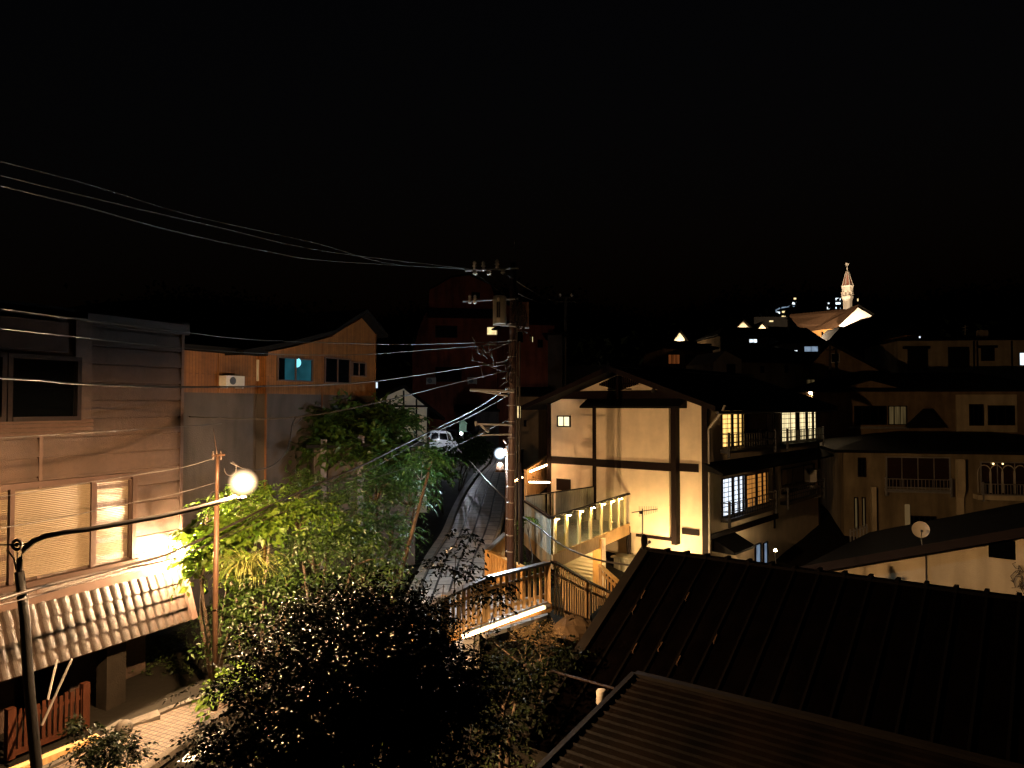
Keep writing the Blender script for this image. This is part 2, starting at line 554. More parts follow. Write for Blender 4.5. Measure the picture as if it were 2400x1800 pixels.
def fence(name, pts, height, label, mt, step=0.14, slat=0.07, post_every=None, cap=None, group=None, cat='fence', postw=0.12, gaprail=True, thick=0.03):
    """pts: list of top-rail points; slats hang below"""
    t = thing(name, pts[0] - Vector((0, 0, height)), label, cat, group)
    sl = MB(); rl = MB(); cp = MB()
    for a, b in zip(pts[:-1], pts[1:]):
        d = b - a; h = Vector((d.x, d.y, 0)); L = h.length; e = h.normalized(); nn = Vector((e.y, -e.x, 0))
        k = max(1, int(L / step))
        for j in range(k):
            f = (j + 0.5) / k
            c = a + d * f
            jit = random.uniform(-.006, .006)
            top = c.z - 0.05; bot = c.z - height
            sl.para(Vector((c.x, c.y, bot)) - e * slat / 2 + nn * jit, e * slat, nn * thick, (0, 0, top - bot + random.uniform(-.01, .01)))
        for q in (0.25, height - 0.16):
            rl.para(a - Vector((0, 0, q + 0.06)) - nn * 0.05, d, nn * 0.042, (0, 0, 0.07))
        cp.para(a - Vector((0, 0, 0.06)) - nn * 0.06, d, nn * 0.15, (0, 0, 0.055))
    sl.build('slats', mt, t); rl.build('rail', mt, t); cp.build('handrail', cap or mt, t)
    for p in (pts if post_every is None else post_every):
        pb = MB(); pb.box(p.x - postw / 2, p.x + postw / 2, p.y - postw / 2, p.y + postw / 2, p.z - height - 0.25, p.z - 0.005)
        pb.build('post', mt, t)
    return t

# ------------------------------------------------------------------ terrain, road, alley
CTRL = [(-8, 5, -6.3), (-6.5, 13, -6.05), (-5.5, 15, -6.0), (-9, 10, -6.1), (-14, 12, -6.0), (-6.3, 20, -5.9), (-4, 8, -6.3), (0, 6, -6.6), (-3.5, 12, -6.0),
        (-4, 16, -5.6), (-3.3, 20, -5.0), (-3.2, 24, -4.8), (-5, 28, -4.6), (-9, 25, -5.6), (-12, 34, -4.6), (-5, 36, -4.7), (-6, 45, -4.4),
        (-1.2, 24, -5.6), (0.5, 24, -5.7), (0, 19, -6.0), (0, 14, -6.4), (3, 10, -7), (6, 14, -7.2), (10, 10, -7.2),
        (3, 26, -7.0), (7, 26, -7.3), (9, 20, -7.3), (15, 22, -7.3), (12, 30, -7.2), (5, 33, -6.0), (2.5, 36, -5.2), (20, 30, -7.2),
        (26, 36, -7), (16, 45, -5.6), (28, 45, -4.5), (2, 50, -4.4), (-3, 60, -4.1), (-10, 60, -3.9), (8, 60, -3.5), (20, 62, -2.5), (35, 60, -1.5),
        (0, 80, -2.5), (-30, 60, -3), (-40, 25, -5), (50, 40, -6), (-30, 5, -6.5), (30, 10, -8), (40, 80, 2), (20, 90, 2), (0, 110, 2), (-40, 110, 5),
        (60, 110, 6), (50, 150, 9.5), (80, 150, 11), (20, 150, 8), (100, 80, 4), (0, 160, 8), (-60, 160, 12), (0, 230, 22), (90, 240, 25), (150, 240, 30), (-90, 240, 28),
        (0, 330, 45), (120, 330, 45), (-150, 330, 45), (230, 330, 48), (260, 180, 30), (-200, 150, 25), (0, 430, 50), (200, 430, 50), (-200, 430, 50), (0, -20, -7), (60, -20, -8), (-60, -20, -6)]
CT = np.array(CTRL, float)


def terr(x, y):
    x = np.asarray(x, float); y = np.asarray(y, float)
    d2 = (x[..., None] - CT[:, 0]) ** 2 + (y[..., None] - CT[:, 1]) ** 2
    w = 1 / (d2 + 0.3) ** 1.6
    return (w * CT[:, 2]).sum(-1) / w.sum(-1)


def road_z(y):
    return -5.6 + 0.04 * (np.maximum(y, 24) - 24) - 0.035 * np.maximum(0, 24 - y)


RL = [(980, 1400), (1004, 1330), (1020, 1300), (1050, 1260), (1069, 1204), (1095, 1150), (1125, 1108), (1148, 1088)]
RR = [(1120, 1400), (1134, 1345), (1142, 1300), (1162, 1258), (1176, 1212), (1184, 1150), (1187, 1108), (1192, 1088)]


def on_road(px, py):
    Y = 24.0
    for _ in range(60):
        z = float(road_z(np.array(Y)))
        r = ray(px, py)
        Yn = z / r.z * r.y
        Y = 0.6 * Y + 0.4 * min(max(Yn, 10), 75)
    return Vector((r.x / r.y * Y, Y, float(road_z(np.array(Y)))))


Lp = [on_road(*q) for q in RL]; Rp = [on_road(*q) for q in RR]
Lp = [Vector((Lp[0].x - .5, 15, float(road_z(np.array(15.))))), ] + Lp; Rp = [Vector((Rp[0].x + .2, 15, float(road_z(np.array(15.)))))] + Rp
Lp.append(Vector((-1.6, 62, -4.08))); Rp.append(Vector((0.6, 62, -4.08)))
Lp.append(Vector((-3.6, 78, -3.2))); Rp.append(Vector((-0.6, 78, -3.2)))


def resample(pts, n):
    S = [0]
    for a, b in zip(pts[:-1], pts[1:]): S.append(S[-1] + (b - a).length)
    out = []
    for k in range(n):
        s = S[-1] * k / (n - 1)
        i = max(j for j in range(len(S)) if S[j] <= s + 1e-9); i = min(i, len(pts) - 2)
        f = (s - S[i]) / max(1e-6, S[i + 1] - S[i])
        out.append(pts[i].lerp(pts[i + 1], f))
    for _ in range(3):
        out = [out[0]] + [(out[k - 1] + out[k] * 2 + out[k + 1]) / 4 for k in range(1, n - 1)] + [out[-1]]
    return out


NR = 60
Ls, Rs = resample(Lp, NR), resample(Rp, NR)
m = MB(); uvs = []; dist = 0
for k in range(NR):
    if k: dist += ((Ls[k] + Rs[k]) / 2 - (Ls[k - 1] + Rs[k - 1]) / 2).length
    for j in range(9):
        p = Ls[k].lerp(Rs[k], j / 8) + Vector((0, 0, 0.03 * math.sin(math.pi * j / 8)))
        m.v.append(p); uvs.append((dist, j / 8 * 2.0))
for k in range(NR - 1):
    for j in range(8):
        a = k * 9 + j
        m.f.append((a, a + 1, a + 10, a + 9)); m.m.append(0)
tag(m.build('road', M['slabs'], None, uvs=uvs), kind='structure')
for side, nm in ((Ls, 'kerb'), (Rs, 'kerb')):
    m = MB(); uvs = []; dd = 0
    sg = -1 if side is Ls else 1
    ww = 0.28 if side is Ls else 0.12
    for k in range(NR):
        tn = (side[min(k + 1, NR - 1)] - side[max(k - 1, 0)]); tn.z = 0; tn.normalize()
        nn = Vector((tn.y, -tn.x, 0)) * sg
        if k: dd += (side[k] - side[k - 1]).length
        for (q, z) in ((0.002, -0.2), (0.002, 0.12), (ww, 0.13), (ww, -0.3)):
            m.v.append(side[k] + nn * q + Vector((0, 0, z))); uvs.append((dd, q + (0.5 if z < 0 else 0)))
    for k in range(NR - 1):
        for j in range(3):
            a = k * 4 + j
            m.f.append((a, a + 4, a + 5, a + 1) if sg > 0 else (a, a + 1, a + 5, a + 4)); m.m.append(0)
    tag(m.build(nm, M['block'], None, uvs=uvs), kind='structure')

CL = np.array([tuple((Ls[k] + Rs[k]) / 2) for k in range(NR)])


def ground_z(x, y):
    z = terr(x, y)
    x = np.asarray(x, float); y = np.asarray(y, float)
    d = np.sqrt((x[..., None] - CL[:, 0]) ** 2 + (y[..., None] - CL[:, 1]) ** 2)
    i = d.argmin(-1); dm = d.min(-1)
    rz = CL[i, 2] - 0.12
    w = np.clip((dm - 1.7) / 2.5, 0, 1)
    near = dm < 4.2
    return np.where(near, rz * (1 - w) + z * w, z)


sx = np.linspace(-1, 1, 170); gx = np.sinh(sx * 5.2) / np.sinh(5.2) * 420 + 2
sy = np.linspace(0, 1, 190); gy = -30 + 32 * np.minimum(sy / 0.12, 1) + np.where(sy > 0.12, np.sinh((sy - 0.12) / 0.88 * 3.6) / np.sinh(3.6) * 470, 0)
XX, YY = np.meshgrid(gx, gy)
ZZ = np.stack([ground_z(XX[i], YY[i]) for i in range(len(gy))])
ZZ += 0.05 * np.sin(XX * 3.1 + YY * 1.7) * np.sin(YY * 2.3)
V = np.stack([XX, YY, ZZ], -1).reshape(-1, 3)
nx, ny = len(gx), len(gy)
ii, jj = np.meshgrid(np.arange(nx - 1), np.arange(ny - 1))
a = (jj * nx + ii).ravel()
Fq = np.stack([a, a + 1, a + nx + 1, a + nx], -1)
me = bpy.data.meshes.new('ground'); me.from_pydata(V.tolist(), [], Fq.tolist()); me.materials.append(M['soil'])
me.polygons.foreach_set('use_smooth', [True] * len(Fq))
o = bpy.data.objects.new('ground', me); COL.objects.link(o); tag(o, kind='structure')

# cobbled alley at the lower left
m = MB()
A = [PZ(-250, 1980, -5.96), PZ(140, 1800, -5.96), PZ(285, 1722, -5.96), PZ(400, 1672, -5.96), PZ(455, 1652, -5.96), PZ(500, 1640, -5.96)]
Bp = [PZ(150, 2100, -5.96), PZ(300, 1840, -5.96), PZ(388, 1775, -5.96), PZ(468, 1715, -5.96), PZ(508, 1685, -5.96), PZ(560, 1655, -5.96)]
for k in range(5):
    m.prism([A[k], A[k + 1], Bp[k + 1], Bp[k]], (0, 0, 0.05))
frA = Fr((0, 0), (.42, .91))
tag(m.build('path', M['cobbles'], None, frA), kind='structure')
for pts, nm, h in ((A, 'kerb', .1), (Bp, 'kerb', .12)):
    m = MB()
    for k in range(5):
        d = (pts[k + 1] - pts[k]).normalized(); nn = Vector((d.y, -d.x, 0)) * (0.13 if pts is Bp else -0.13)
        m.prism([pts[k], pts[k + 1], pts[k + 1] + nn, pts[k] + nn], (0, 0, h))
    tag(m.build(nm, M['concrete'], None, frA), kind='structure')
m = MB()      # metal channel cover beside the alley
g0, g1 = PZ(395, 1790, -5.8), PZ(500, 1712, -5.8)
dd = g1 - g0; nn = Vector((dd.y, -dd.x, 0)).normalized()
m.prism([g0 + nn * .16, g1 + nn * .16, g1 + nn * .4, g0 + nn * .4], (0, 0, 0.05))
tag(m.build('handrail', M['steel'], None, frA, base=g0 - Vector((0, 0, .2))), 'grey metal channel cover running along the right edge of the cobbled alley', 'drain cover')
for q in (.1, .8):
    pass

# ------------------------------------------------------------------ left house (brown lap siding, tiled skirt roof)
E = P(425, 950, 16.2)
FA = Fr((E.x, E.y), (1985 - 1200, F_PX))
H = FA.hit
t = thing('siding_house', FA.pt(-4, -3, -6.05), 'brown lap sided house with a big reeded window and tiled skirt roof', 'house')
zt = H(425, 783)[1]
zb = H(425, 1312)[1]
uj = H(92, 1080)[0]; ub = H(197, 900)[0]
zbay = H(190, 1016)[1]
m = MB()     # core walls
FA.box(m, -11, 0, -7, -0.03, zb - 0.02, zt)
m.build('wall', M['siding'], t, FA)
m = MB()     # lap boards, each a wedge
N = 14; pitch_b = (zt - 0.05 - zb) / N
def lap(mb, u0, u1, z0, z1, d=0.0, e=0.042):
    pts = [FA.pt(u0, d - .03, z0), FA.pt(u0, d + e, z0), FA.pt(u0, d + e * .3, z1 - .028), FA.pt(u0, d - .03, z1 - .028)]
    mb.prism(pts, FA.u * (u1 - u0))
for k in range(N):
    z0 = zb + k * pitch_b; z1 = z0 + pitch_b
    if z0 > zbay - 0.02:
        lap(m, ub + 0.02, -0.05, z0, z1)
    else:
        lap(m, uj + 0.03, -0.05, z0, z1); lap(m, -11, uj - 0.03, z0, z1)
m.build('siding', M['siding'], t, FA)
m = MB(); FA.box(m, -0.05, 0.03, -0.1, 0.045, zb, zt); m.build('corner_trim', M['trim'], t, FA)
m = MB(); FA.box(m, uj - 0.03, uj + 0.03, -.02, 0.045, zb, zbay); m.build('joint_trim', M['trim'], t, FA)
m = MB(); FA.box(m, ub - .03, 0.1, -0.1, 0.12, zt - .02, zt + 0.2)
m.build('fascia', M['tileroof'], t, FA)
m = MB(); FA.box(m, -11, 0.15, -7.2, 0.05, zt + .2, zt + .26)
m.build('roof', M['darkroof'], t, FA)
# projecting upper bay with dark window
bd = 0.22
m = MB()
ztb = H(100, 735, bd)[1]
FA.box(m, -11, ub, 0.0, bd, zbay, ztb)
bw_ = m.build('bay', M['siding'], t, FA)
m = MB()
for k in range(4):
    z0 = zbay + k * .075; lap(m, -11, ub + .03, z0, z0 + .078, bd, .03)
m.build('sill_boards', M['trim'], bw_, FA)
r = FA.rect(-260, 830, 183, 985, bd + .02); r = (r[0], r[1], H(183, 985, bd)[1], H(183, 838, bd)[1])
window(FA, t, (H(10, 900, bd)[0], r[1], r[2], r[3]), M['glassdark'], M['darkwood'], bd + .03, nu=1, fw=.08, proud=.08)
window(FA, t, (-8, H(10, 900, bd)[0] - .02, r[2], r[3]), M['glassdark'], M['darkwood'], bd + .03, nu=2, fw=.08, proud=.08)
m = MB(); uu = H(152, 790, bd)[0]; FA.box(m, -11, uu, bd, bd + .10, H(152, 826, bd)[1], H(152, 757, bd)[1])
m.build('shutter_box', M['trim'], t, FA)
m = MB(); uu = H(174, 790, bd)[0]; FA.box(m, uu, uu + .03, bd, bd + .05, r[3] + .02, ztb - .05)
m.build('downpipe', M['trim'], t, FA)
# large lower window
r = FA.rect(0, 1120, 308, 1330, .02)
zw1 = H(308, 1117)[1]; zw0 = H(308, 1308)[1]
u_r = H(312, 1200)[0]; u_a = H(212, 1200)[0]; u_b = H(22, 1200)[0]
m = MB()
for (a, b) in ((u_r - .09, u_r), (u_a - .05, u_a + .03), (u_b - .05, u_b + .03), (-7.5, -7.4)):
    FA.box(m, a, b, .0, .10, zw0, zw1)
FA.box(m, -7.5, u_r + .03, .0, .13, zw1, zw1 + .09)
FA.box(m, -7.5, u_r + .03, .0, .17, zw0 - .10, zw0)
FA.box(m, u_a + .03, u_a + .08, .0, .07, zw0 + .05, zw1 - .05)
FA.box(m, u_r - .15, u_r - .09, .0, .07, zw0 + .05, zw1 - .05)
w = m.build('window', M['sash'], t, FA)
M['reed'] = MR = mat('reeded_pane', (0.085, 0.064, 0.04), 0.45, 0.1, 1.2, spec=0.3)
for (a, b, dd) in ((-7.4, u_b - .05, .03), (u_b + .03, u_a - .05, .05), (u_a + .08, u_r - .15, .03)):
    m = MB(); n = 46
    for k in range(n):
        z0 = zw0 + .05 + (zw1 - zw0 - .1) * k / n; hh = (zw1 - zw0 - .1) / n
        m.prism([FA.pt(a, dd - .02, z0), FA.pt(a, dd, z0), FA.pt(a, dd + .008, z0 + hh * .5), FA.pt(a, dd, z0 + hh * .96), FA.pt(a, dd - .02, z0 + hh * .96)], FA.u * (b - a))
    m.build('pane', MR, w, FA)
# bottom band, skirt roof of curved tiles
m = MB(); FA.box(m, -11, .03, 0, .09, zb - .16, zb)
m.build('band', M['trim'], t, FA)
z_e = H(434, 1447, .3)[1]
d0, d1 = .06, .42
def skirt(u, s, off=0.0):      # s 0 top .. 1 eave
    return FA.pt(u, d0 + (d1 - d0) * s + off * .96, zb - .14 + (z_e - zb + .14) * s + off * .25)
m = MB(); tw = 0.205; rows = 4
u0s = -9.5
nt_ = int((-0.06 - u0s) / tw)
for rr in range(rows):
    s0, s1 = rr / rows, (rr + 1) / rows + .035
    cut = 0.0
    for k in range(nt_):
        ua = -0.06 - (k + 1) * tw
        prof = []
        for q in range(7):
            f = q / 6
            hgt = .012 + .018 * math.sin(math.pi * min(1, f / .72)) if f < .72 else .012 - .012 * math.sin(math.pi * (f - .72) / .28)
            if f > .95: hgt = .03
            prof.append((ua + f * tw, hgt))
        i = len(m.v)
        for (uq, hq) in prof:
            m.v.append(skirt(uq, s0, hq - .004)); m.v.append(skirt(uq, s1, hq + .034)); m.v.append(skirt(uq, s1, -.0))
        for q in range(6):
            b0 = i + q * 3
            m.f.append((b0, b0 + 3, b0 + 4, b0 + 1)); m.m.append(0)
            m.f.append((b0 + 1, b0 + 4, b0 + 5, b0 + 2)); m.m.append(0)
sk = m.build('skirt_roof', M['tileroof'], t, FA)
for pl in sk.data.polygons: pass
m = MB(); m.prism([skirt(-.09, 0, .0), skirt(-.09, 0, .09), skirt(-.09, 1.04, .09), skirt(-.09, 1.04, 0)], FA.u * .14)
m.build('verge_board', M['trim'], sk, FA)
m = MB(); m.prism([FA.pt(-10, 0.0, zb - .15), skirt(-10, 0, -.03), skirt(-10, 1, -.03), FA.pt(-10, d1 - .1, z_e - .1), FA.pt(-10, 0.0, z_e - .12)], FA.u * 9.95)
m.build('soffit', M['trim'], sk, FA)
# ground floor set back, with a column
m = MB(); FA.box(m, -11, -2.9, -6.8, -.9, -6.1, zb - .3); FA.box(m, -2.9, -1.75, -6.8, -2.2, -6.1, zb - .3); FA.box(m, -1.75, 0, -6.8, -1.0, -6.1, zb - .3)
m.build('ground_floor_wall', M['siding'], t, FA)
uc0, uc1 = FA.U(262), FA.U(306)
m = MB(); FA.box(m, uc0, uc1, -.32, -.02, -6.1, z_e - .05)
m.build('column', mat('shaded_column_render', (.012, .009, .006), .9, .4, 3, .4, 30), t, FA)  # column darkened: the shade it stands in is put into its colour
# doorway clutter: draped sheet of stone-coloured lumps beside the column
m = MB()
for k in range(9):
    a0 = FA.pt(uc1 + .16 + .03 * math.sin(k * 2.1), -.9 + .05 * math.cos(k * 3), -6.0 + k * .17)
    m.sphere(a0, .17 - .009 * k, 8, (1, .8, .8))
tag(m.build('sack_pile', M['trim'], None, FA, smooth=True, base=FA.pt(uc1 + .2, -.9, -6.05)), 'tall lumpy wrapped bundle standing right of the pale column under the tiled skirt', 'bundle')
m = MB(); q0 = PZ(355, 1690, -5.9); m.para(q0 + Vector((-.5, -.35, -.15)), Vector((.62, .45, .12)), Vector((-.18, .26, 0)), Vector((0, 0, .1)))
m.para(q0 + Vector((-.42, -.5, -.15)), Vector((.1, .5, 0)), Vector((-.3, .06, 0)), Vector((0, 0, .16)))
tag(m.build('stone_slab', M['concrete'], None, base=q0), 'tilted pale stone slab lying between the column and the cobbled alley', 'slab')
m = MB(); m.sphere(PZ(290, 1722, -5.95) + Vector((0, 0, .12)), .16, 10, (1, 1, .9))
tag(m.build('stone_basin', M['concrete'], None, smooth=True, base=PZ(290, 1722, -5.95)), 'round grey stone pot at the foot of the pale column', 'pot')
# leaning poles
for k, (a, b) in enumerate((((168, 1545), (98, 1700)), ((134, 1545), (112, 1640)))):
    m = MB(); m.tube([P(a[0], a[1], 12.6 + .1 * k), P(b[0], b[1], 12.35)], .02, 6)
    tag(m.build('leaning_pole', M['steel'], None, base=P(b[0], b[1], 12.35)), ('long thin pole leaning behind the red brown picket fence', 'short thin pole leaning left of the longer one behind the picket fence')[k], 'pole', 'poles leaning behind the picket fence')
# red brown picket fence
f0, f1 = PZ(22, 1778, -6.0), PZ(197, 1708, -6.0)
t = thing('picket_fence', f0, 'short red brown picket fence below the tiled skirt roof, bottom left', 'fence')
dd = f1 - f0; nn = Vector((dd.y, -dd.x, 0)).normalized(); e = dd.normalized()
m = MB()
for k in range(13):
    c = f0.lerp(f1, (k + .5) / 13)
    m.para(c - e * .03 + Vector((0, 0, .08)), e * .06, nn * .025, (0, 0, .68 + .03 * (k % 2)))
m.build('slats', M['redwood'], t)
m = MB(); m.para(f0 + Vector((0, 0, .56)) - nn * .04, dd, nn * .035, (0, 0, .07)); m.para(f0 + Vector((0, 0, .02)) - nn * .06, dd, nn * .1, (0, 0, .1))
m.build('rail', M['redwood'], t)
for q in (f0, f1):
    m = MB(); m.para(q - e * .07 - nn * .05, e * .13, nn * .12, (0, 0, .85)); m.build('post', M['redwood'], t)
m = MB(); q0, q1 = PZ(-60, 1850, -5.9), PZ(225, 1735, -5.9); d = q1 - q0
m.para(q0, d, Vector((.12, -.1, 0)), (0, 0, .12))
tag(m.build('timber_edging', M['fencewood'], None, base=q0), 'long brown timber edging lying in front of the picket fence', 'edging')

# wall lamp at the corner of the left house
lc = FA.pt(-.32, .42, H(425, 1297, .42)[1])
t = thing('wall_lamp', lc, 'blazing wall lamp on the corner of the brown sided house above the tiled skirt', 'lamp')
m = MB(); m.sphere(lc, .10, 14, (1, 1, 1)); m.build('bulb', M['lamp_wall'], t)
m = MB(); m.sphere(lc, .21, 20); m.build('halo_shell', halo_mat('wall_lamp_halo', (1, .68, .4), 4.0), t, smooth=True)  # wall lamp's halo, drawn as a glowing shell larger than the bulb
m = MB(); q = FA.pt(-.12, .02, lc.z); m.tube([q, q.lerp(lc, .6) + Vector((0, 0, .09)), lc + Vector((0, 0, .1))], .015, 6); m.lathe(lc + Vector((0, 0, .09)), [(.03, 0), (.05, .03), (.02, .06)], 10)
m.build('bracket', M['blackmetal'], t)

# ------------------------------------------------------------------ street lamp with the long curved arm (near left)
base = P(103, 2010, 10.0)
t = thing('street_lamp', base, 'tall dark pole with a long curved arm carrying the blazing street lamp', 'street lamp')
m = MB(); m.tube([base, P(86, 1800, 10), P(67, 1600, 10), P(58, 1450, 10), P(45, 1340, 10)], .075, 10, .062)
m.build('pole', M['blackmetal'], t, smooth=True)
arm = [(45, 1340, 10.), (46, 1312, 10.01), (56, 1288, 10.03), (78, 1268, 10.07), (108, 1256, 10.13), (150, 1248, 10.2), (205, 1241, 10.32), (300, 1224, 10.54), (380, 1210, 10.74), (450, 1194, 10.9), (510, 1178, 11.05), (552, 1164, 11.16)]
m = MB(); m.tube([P(*q) for q in arm], .038, 8, .032)
m.build('arm', M['blackmetal'], t, smooth=True)
LC = P(570, 1131, 11.2)
m = MB(); m.sphere(LC, .06, 16); m.build('globe', M['lamp'], t, smooth=True)
m = MB(); m.sphere(LC, .24, 26, (1, 1, .95)); m.build('halo_shell', halo_mat('street_lamp_halo', (1, .64, .34), 4.0), t, smooth=True)  # glare around the street lamp, painted as a fading sphere
m = MB(); m.lathe(LC, [(.170, .014), (.172, .018), (.12, .04), (.05, .06), (.02, .09)], 24); m.build('hood', M['white'], t, smooth=True)
m = MB(); m.tube([P(552, 1164, 11.16), LC + Vector((-.02, 0, -.27)), LC + Vector((0, 0, -.22))], .022, 8); m.lathe(LC + Vector((0, 0, -.25)), [(.05, 0), (.06, .03), (.03, .05)], 12)
m.build('lamp_holder', M['blackmetal'], t)
m = MB(); c = P(40, 1277, 9.95)
prof = []
for k in range(25):
    a_ = 2 * math.pi * k / 24; prof.append(c + Vector((.062 * math.cos(a_), 0, .062 * math.sin(a_))))
m.tube(prof, .022, 8); m.sphere(c, .03, 8)
m.tube([c + Vector((.0, 0, -.06)), P(41, 1320, 9.98), P(44, 1345, 10)], .008, 5)
m.tube([P(20, 1292, 9.97), P(33, 1310, 9.97), P(38, 1335, 10)], .012, 5)
m.build('insulator', M['blackmetal'], t, smooth=True)

# slim utility post with crossarm right of the left house
Yp = 12.95
b = P(503, 1665, Yp)
t = thing('utility_post', b, 'slim brown steel post between the left house and the blazing street lamp', 'post')
m = MB(); m.tube([b, P(505, 1400, Yp), P(508, 1170, Yp)], .05, 10, .043); m.build('lower_tube', M['brownpole'], t, smooth=True)
m = MB(); m.tube([P(508, 1178, Yp), P(510, 1064, Yp)], .032, 8); m.build('upper_tube', M['brownpole'], t, smooth=True)
m = MB(); m.tube([P(497, 1068, Yp), P(528, 1066, Yp)], .02, 6)
for px in (500, 508, 518): m.tube([P(px, 1058, Yp), P(px, 1078, Yp)], .016, 6)
m.tube([P(506, 1178, Yp), P(513, 1178, Yp)], .06, 10)
m.build('crossarm', M['brownpole'], t)
m = MB(); m.tube([P(509, 1064, Yp), P(500, 1004, Yp)], .006, 5); m.build('thin_mast', M['brownpole'], t)
m = MB()
ring = [P(503 + 11 * math.cos(a_), 1165 + 14 * math.sin(a_), Yp - .05) for a_ in [k * .45 for k in range(15)]]
m.tube(ring, .006, 5); m.tube([P(540 + 14 * math.cos(a_), 1098 + 17 * math.sin(a_), Yp - .05) for a_ in [k * .4 - 1.2 for k in range(12)]], .008, 5)
m.build('cable_loop', M['darkcable'], t)

# ------------------------------------------------------------------ second house (cedar above, grey below)
O2 = P(877, 950, 28.0)
FB = Fr((O2.x, O2.y), (1985 - 1200, F_PX))
t = thing('cedar_house', FB.pt(-4, -4, -5.6), 'two tone house with orange cedar gable over dark grey walls, behind the street lamp', 'house')
HB = FB.hit
zc = HB(750, 925)[1]
us = HB(622, 900)[0]; um = HB(753, 900)[0]; ul_ = HB(425, 900)[0] - 1.5
m = MB(); FB.box(m, us, 0, -8, 0, -5.8, zc); FB.box(m, ul_, us, -8, -.35, -5.8, zc + .02)
m.build('lower_wall', M['greywall'], t, FB)
pts2 = [(us, zc)] + [(HB(*q)) for q in ((624, 826), (690, 812), (738, 799), (774, 790), (812, 766), (847, 746), (877, 781))] + [(0, zc)]
m = MB(); m.prism([FB.pt(a_, .03, b_) for a_, b_ in pts2], FB.n * -8)
zl = HB(520, 828, -.3)[1]
FB.box(m, ul_, us - .03, -8, -.3, zc, zl)
m.build('cedar_wall', M['cedar'], t, FB)
m = MB(); FB.box(m, um - .025, um + .025, .03, .05, -5.8, HB(753, 797)[1]); FB.box(m, us - .02, us + .03, .0, .05, -5.8, HB(624, 830)[1]); FB.box(m, -.04, .02, .03, .06, -5.8, HB(877, 783)[1])
FB.box(m, HB(511, 850, -.3)[0], HB(516, 850, -.3)[0], -.3, -.27, zc, zl)
m.build('corner_trim', M['cedar'], t, FB)
rp = [HB(*q, .25) for q in ((560, 832), (624, 820), (690, 806), (738, 793), (774, 784), (812, 758), (851, 734), (900, 792))]
m = MB()
for (a_, b_) in zip(rp[:-1], rp[1:]):
    m.prism([FB.pt(a_[0], .45, a_[1]), FB.pt(b_[0], .45, b_[1]), FB.pt(b_[0], .45, b_[1] + .14), FB.pt(a_[0], .45, a_[1] + .14)], FB.n * -8.6)
a_ = (ul_, zl - .03)
FB.box(m, ul_ - .3, us - .02, -8.2, .12, zl, zl + .14)
m.build('roof', M['darkroof'], t, FB)
window(FB, t, FB.rect(648, 835, 731, 896, .03), M['glassdark'], M['trim'], .03, nu=2, fw=.04, bar=.05, label='window with a cyan light glowing inside')
window(FB, t, FB.rect(759, 836, 819, 900, .03), M['glassdark'], M['trim'], .03, nu=2, fw=.04)
window(FB, t, FB.rect(823, 847, 856, 884, .03), M['glassdark'], M['trim'], .03, nu=2, fw=.04)
m = MB(); r = FB.rect(693, 843, 700, 857, .06); FB.box(m, *r[:2], .055, .06, *r[2:]); m.sphere(FB.pt((r[0] + r[1]) / 2, .06, (r[2] + r[3]) / 2), .13, 12, (1, .3, 1.2))
m.build('interior_light', glow('cyan_interior_light', (.25, .8, 1.0), 1.3), t, FB)
m = MB(); r = FB.rect(668, 838, 729, 893, .055); FB.box(m, *r[:2], .052, .054, *r[2:])
m.build('pane_glow', glow('dim_teal_pane_glow', (.05, .28, .36), .16, .6, 1.2), t, FB)  # flat glow laid on the opaque pane for the teal light inside
m = MB(); r = FB.rect(604, 843, 607, 893, -.25); FB.box(m, *r[:2], -.3, -.25, *r[2:]); m.build('side_trim', M['offwhite'], t, FB)
ACN = [0]
def ac_unit(fr, px0, py0, px1, py1, d, label, depth=.3):
    r = fr.rect(px0, py0, px1, py1, d + depth)
    t = thing('air_conditioner', fr.pt((r[0] + r[1]) / 2, d + depth / 2, r[2] - .05), label, 'air conditioner', 'outdoor air conditioner units')
    m = MB(); fr.box(m, r[0], r[1], d + .02, d + depth, r[2], r[3]); m.build('casing', M['offwhite'], t, fr)
    m = MB(); cu = r[0] + (r[1] - r[0]) * .36; cz = (r[2] + r[3]) / 2; rad = (r[3] - r[2]) * .4
    m.prism([fr.pt(cu + rad * math.cos(k * math.pi / 8), d + depth, cz + rad * math.sin(k * math.pi / 8)) for k in range(16)], fr.n * .012)
    m.build('fan_grille', M['blackmetal'], t, fr)
    m = MB(); fr.box(m, r[0] + .04, r[0] + .08, d + .002, d + depth, r[2] - .07, r[2]); fr.box(m, r[1] - .08, r[1] - .04, d + .002, d + depth, r[2] - .07, r[2]); m.build('bracket', M['steel'], t, fr)
    return t
ac_unit(FB, 530, 880, 573, 905, -.3, 'cream air conditioner unit on the cedar wall left of the cyan lit window')
# far strip sign at its right edge
m = MB(); q = P(880, 902, 29); m.box(q.x - .04, q.x + .06, q.y, q.y + .15, q.z - .12, q.z + .1)
tag(m.build('wall_sign', glow('small_lit_sign', (.75, .9, 1), 1.2), None, base=q), 'small white lit sign on the right edge of the cedar gable house', 'sign')

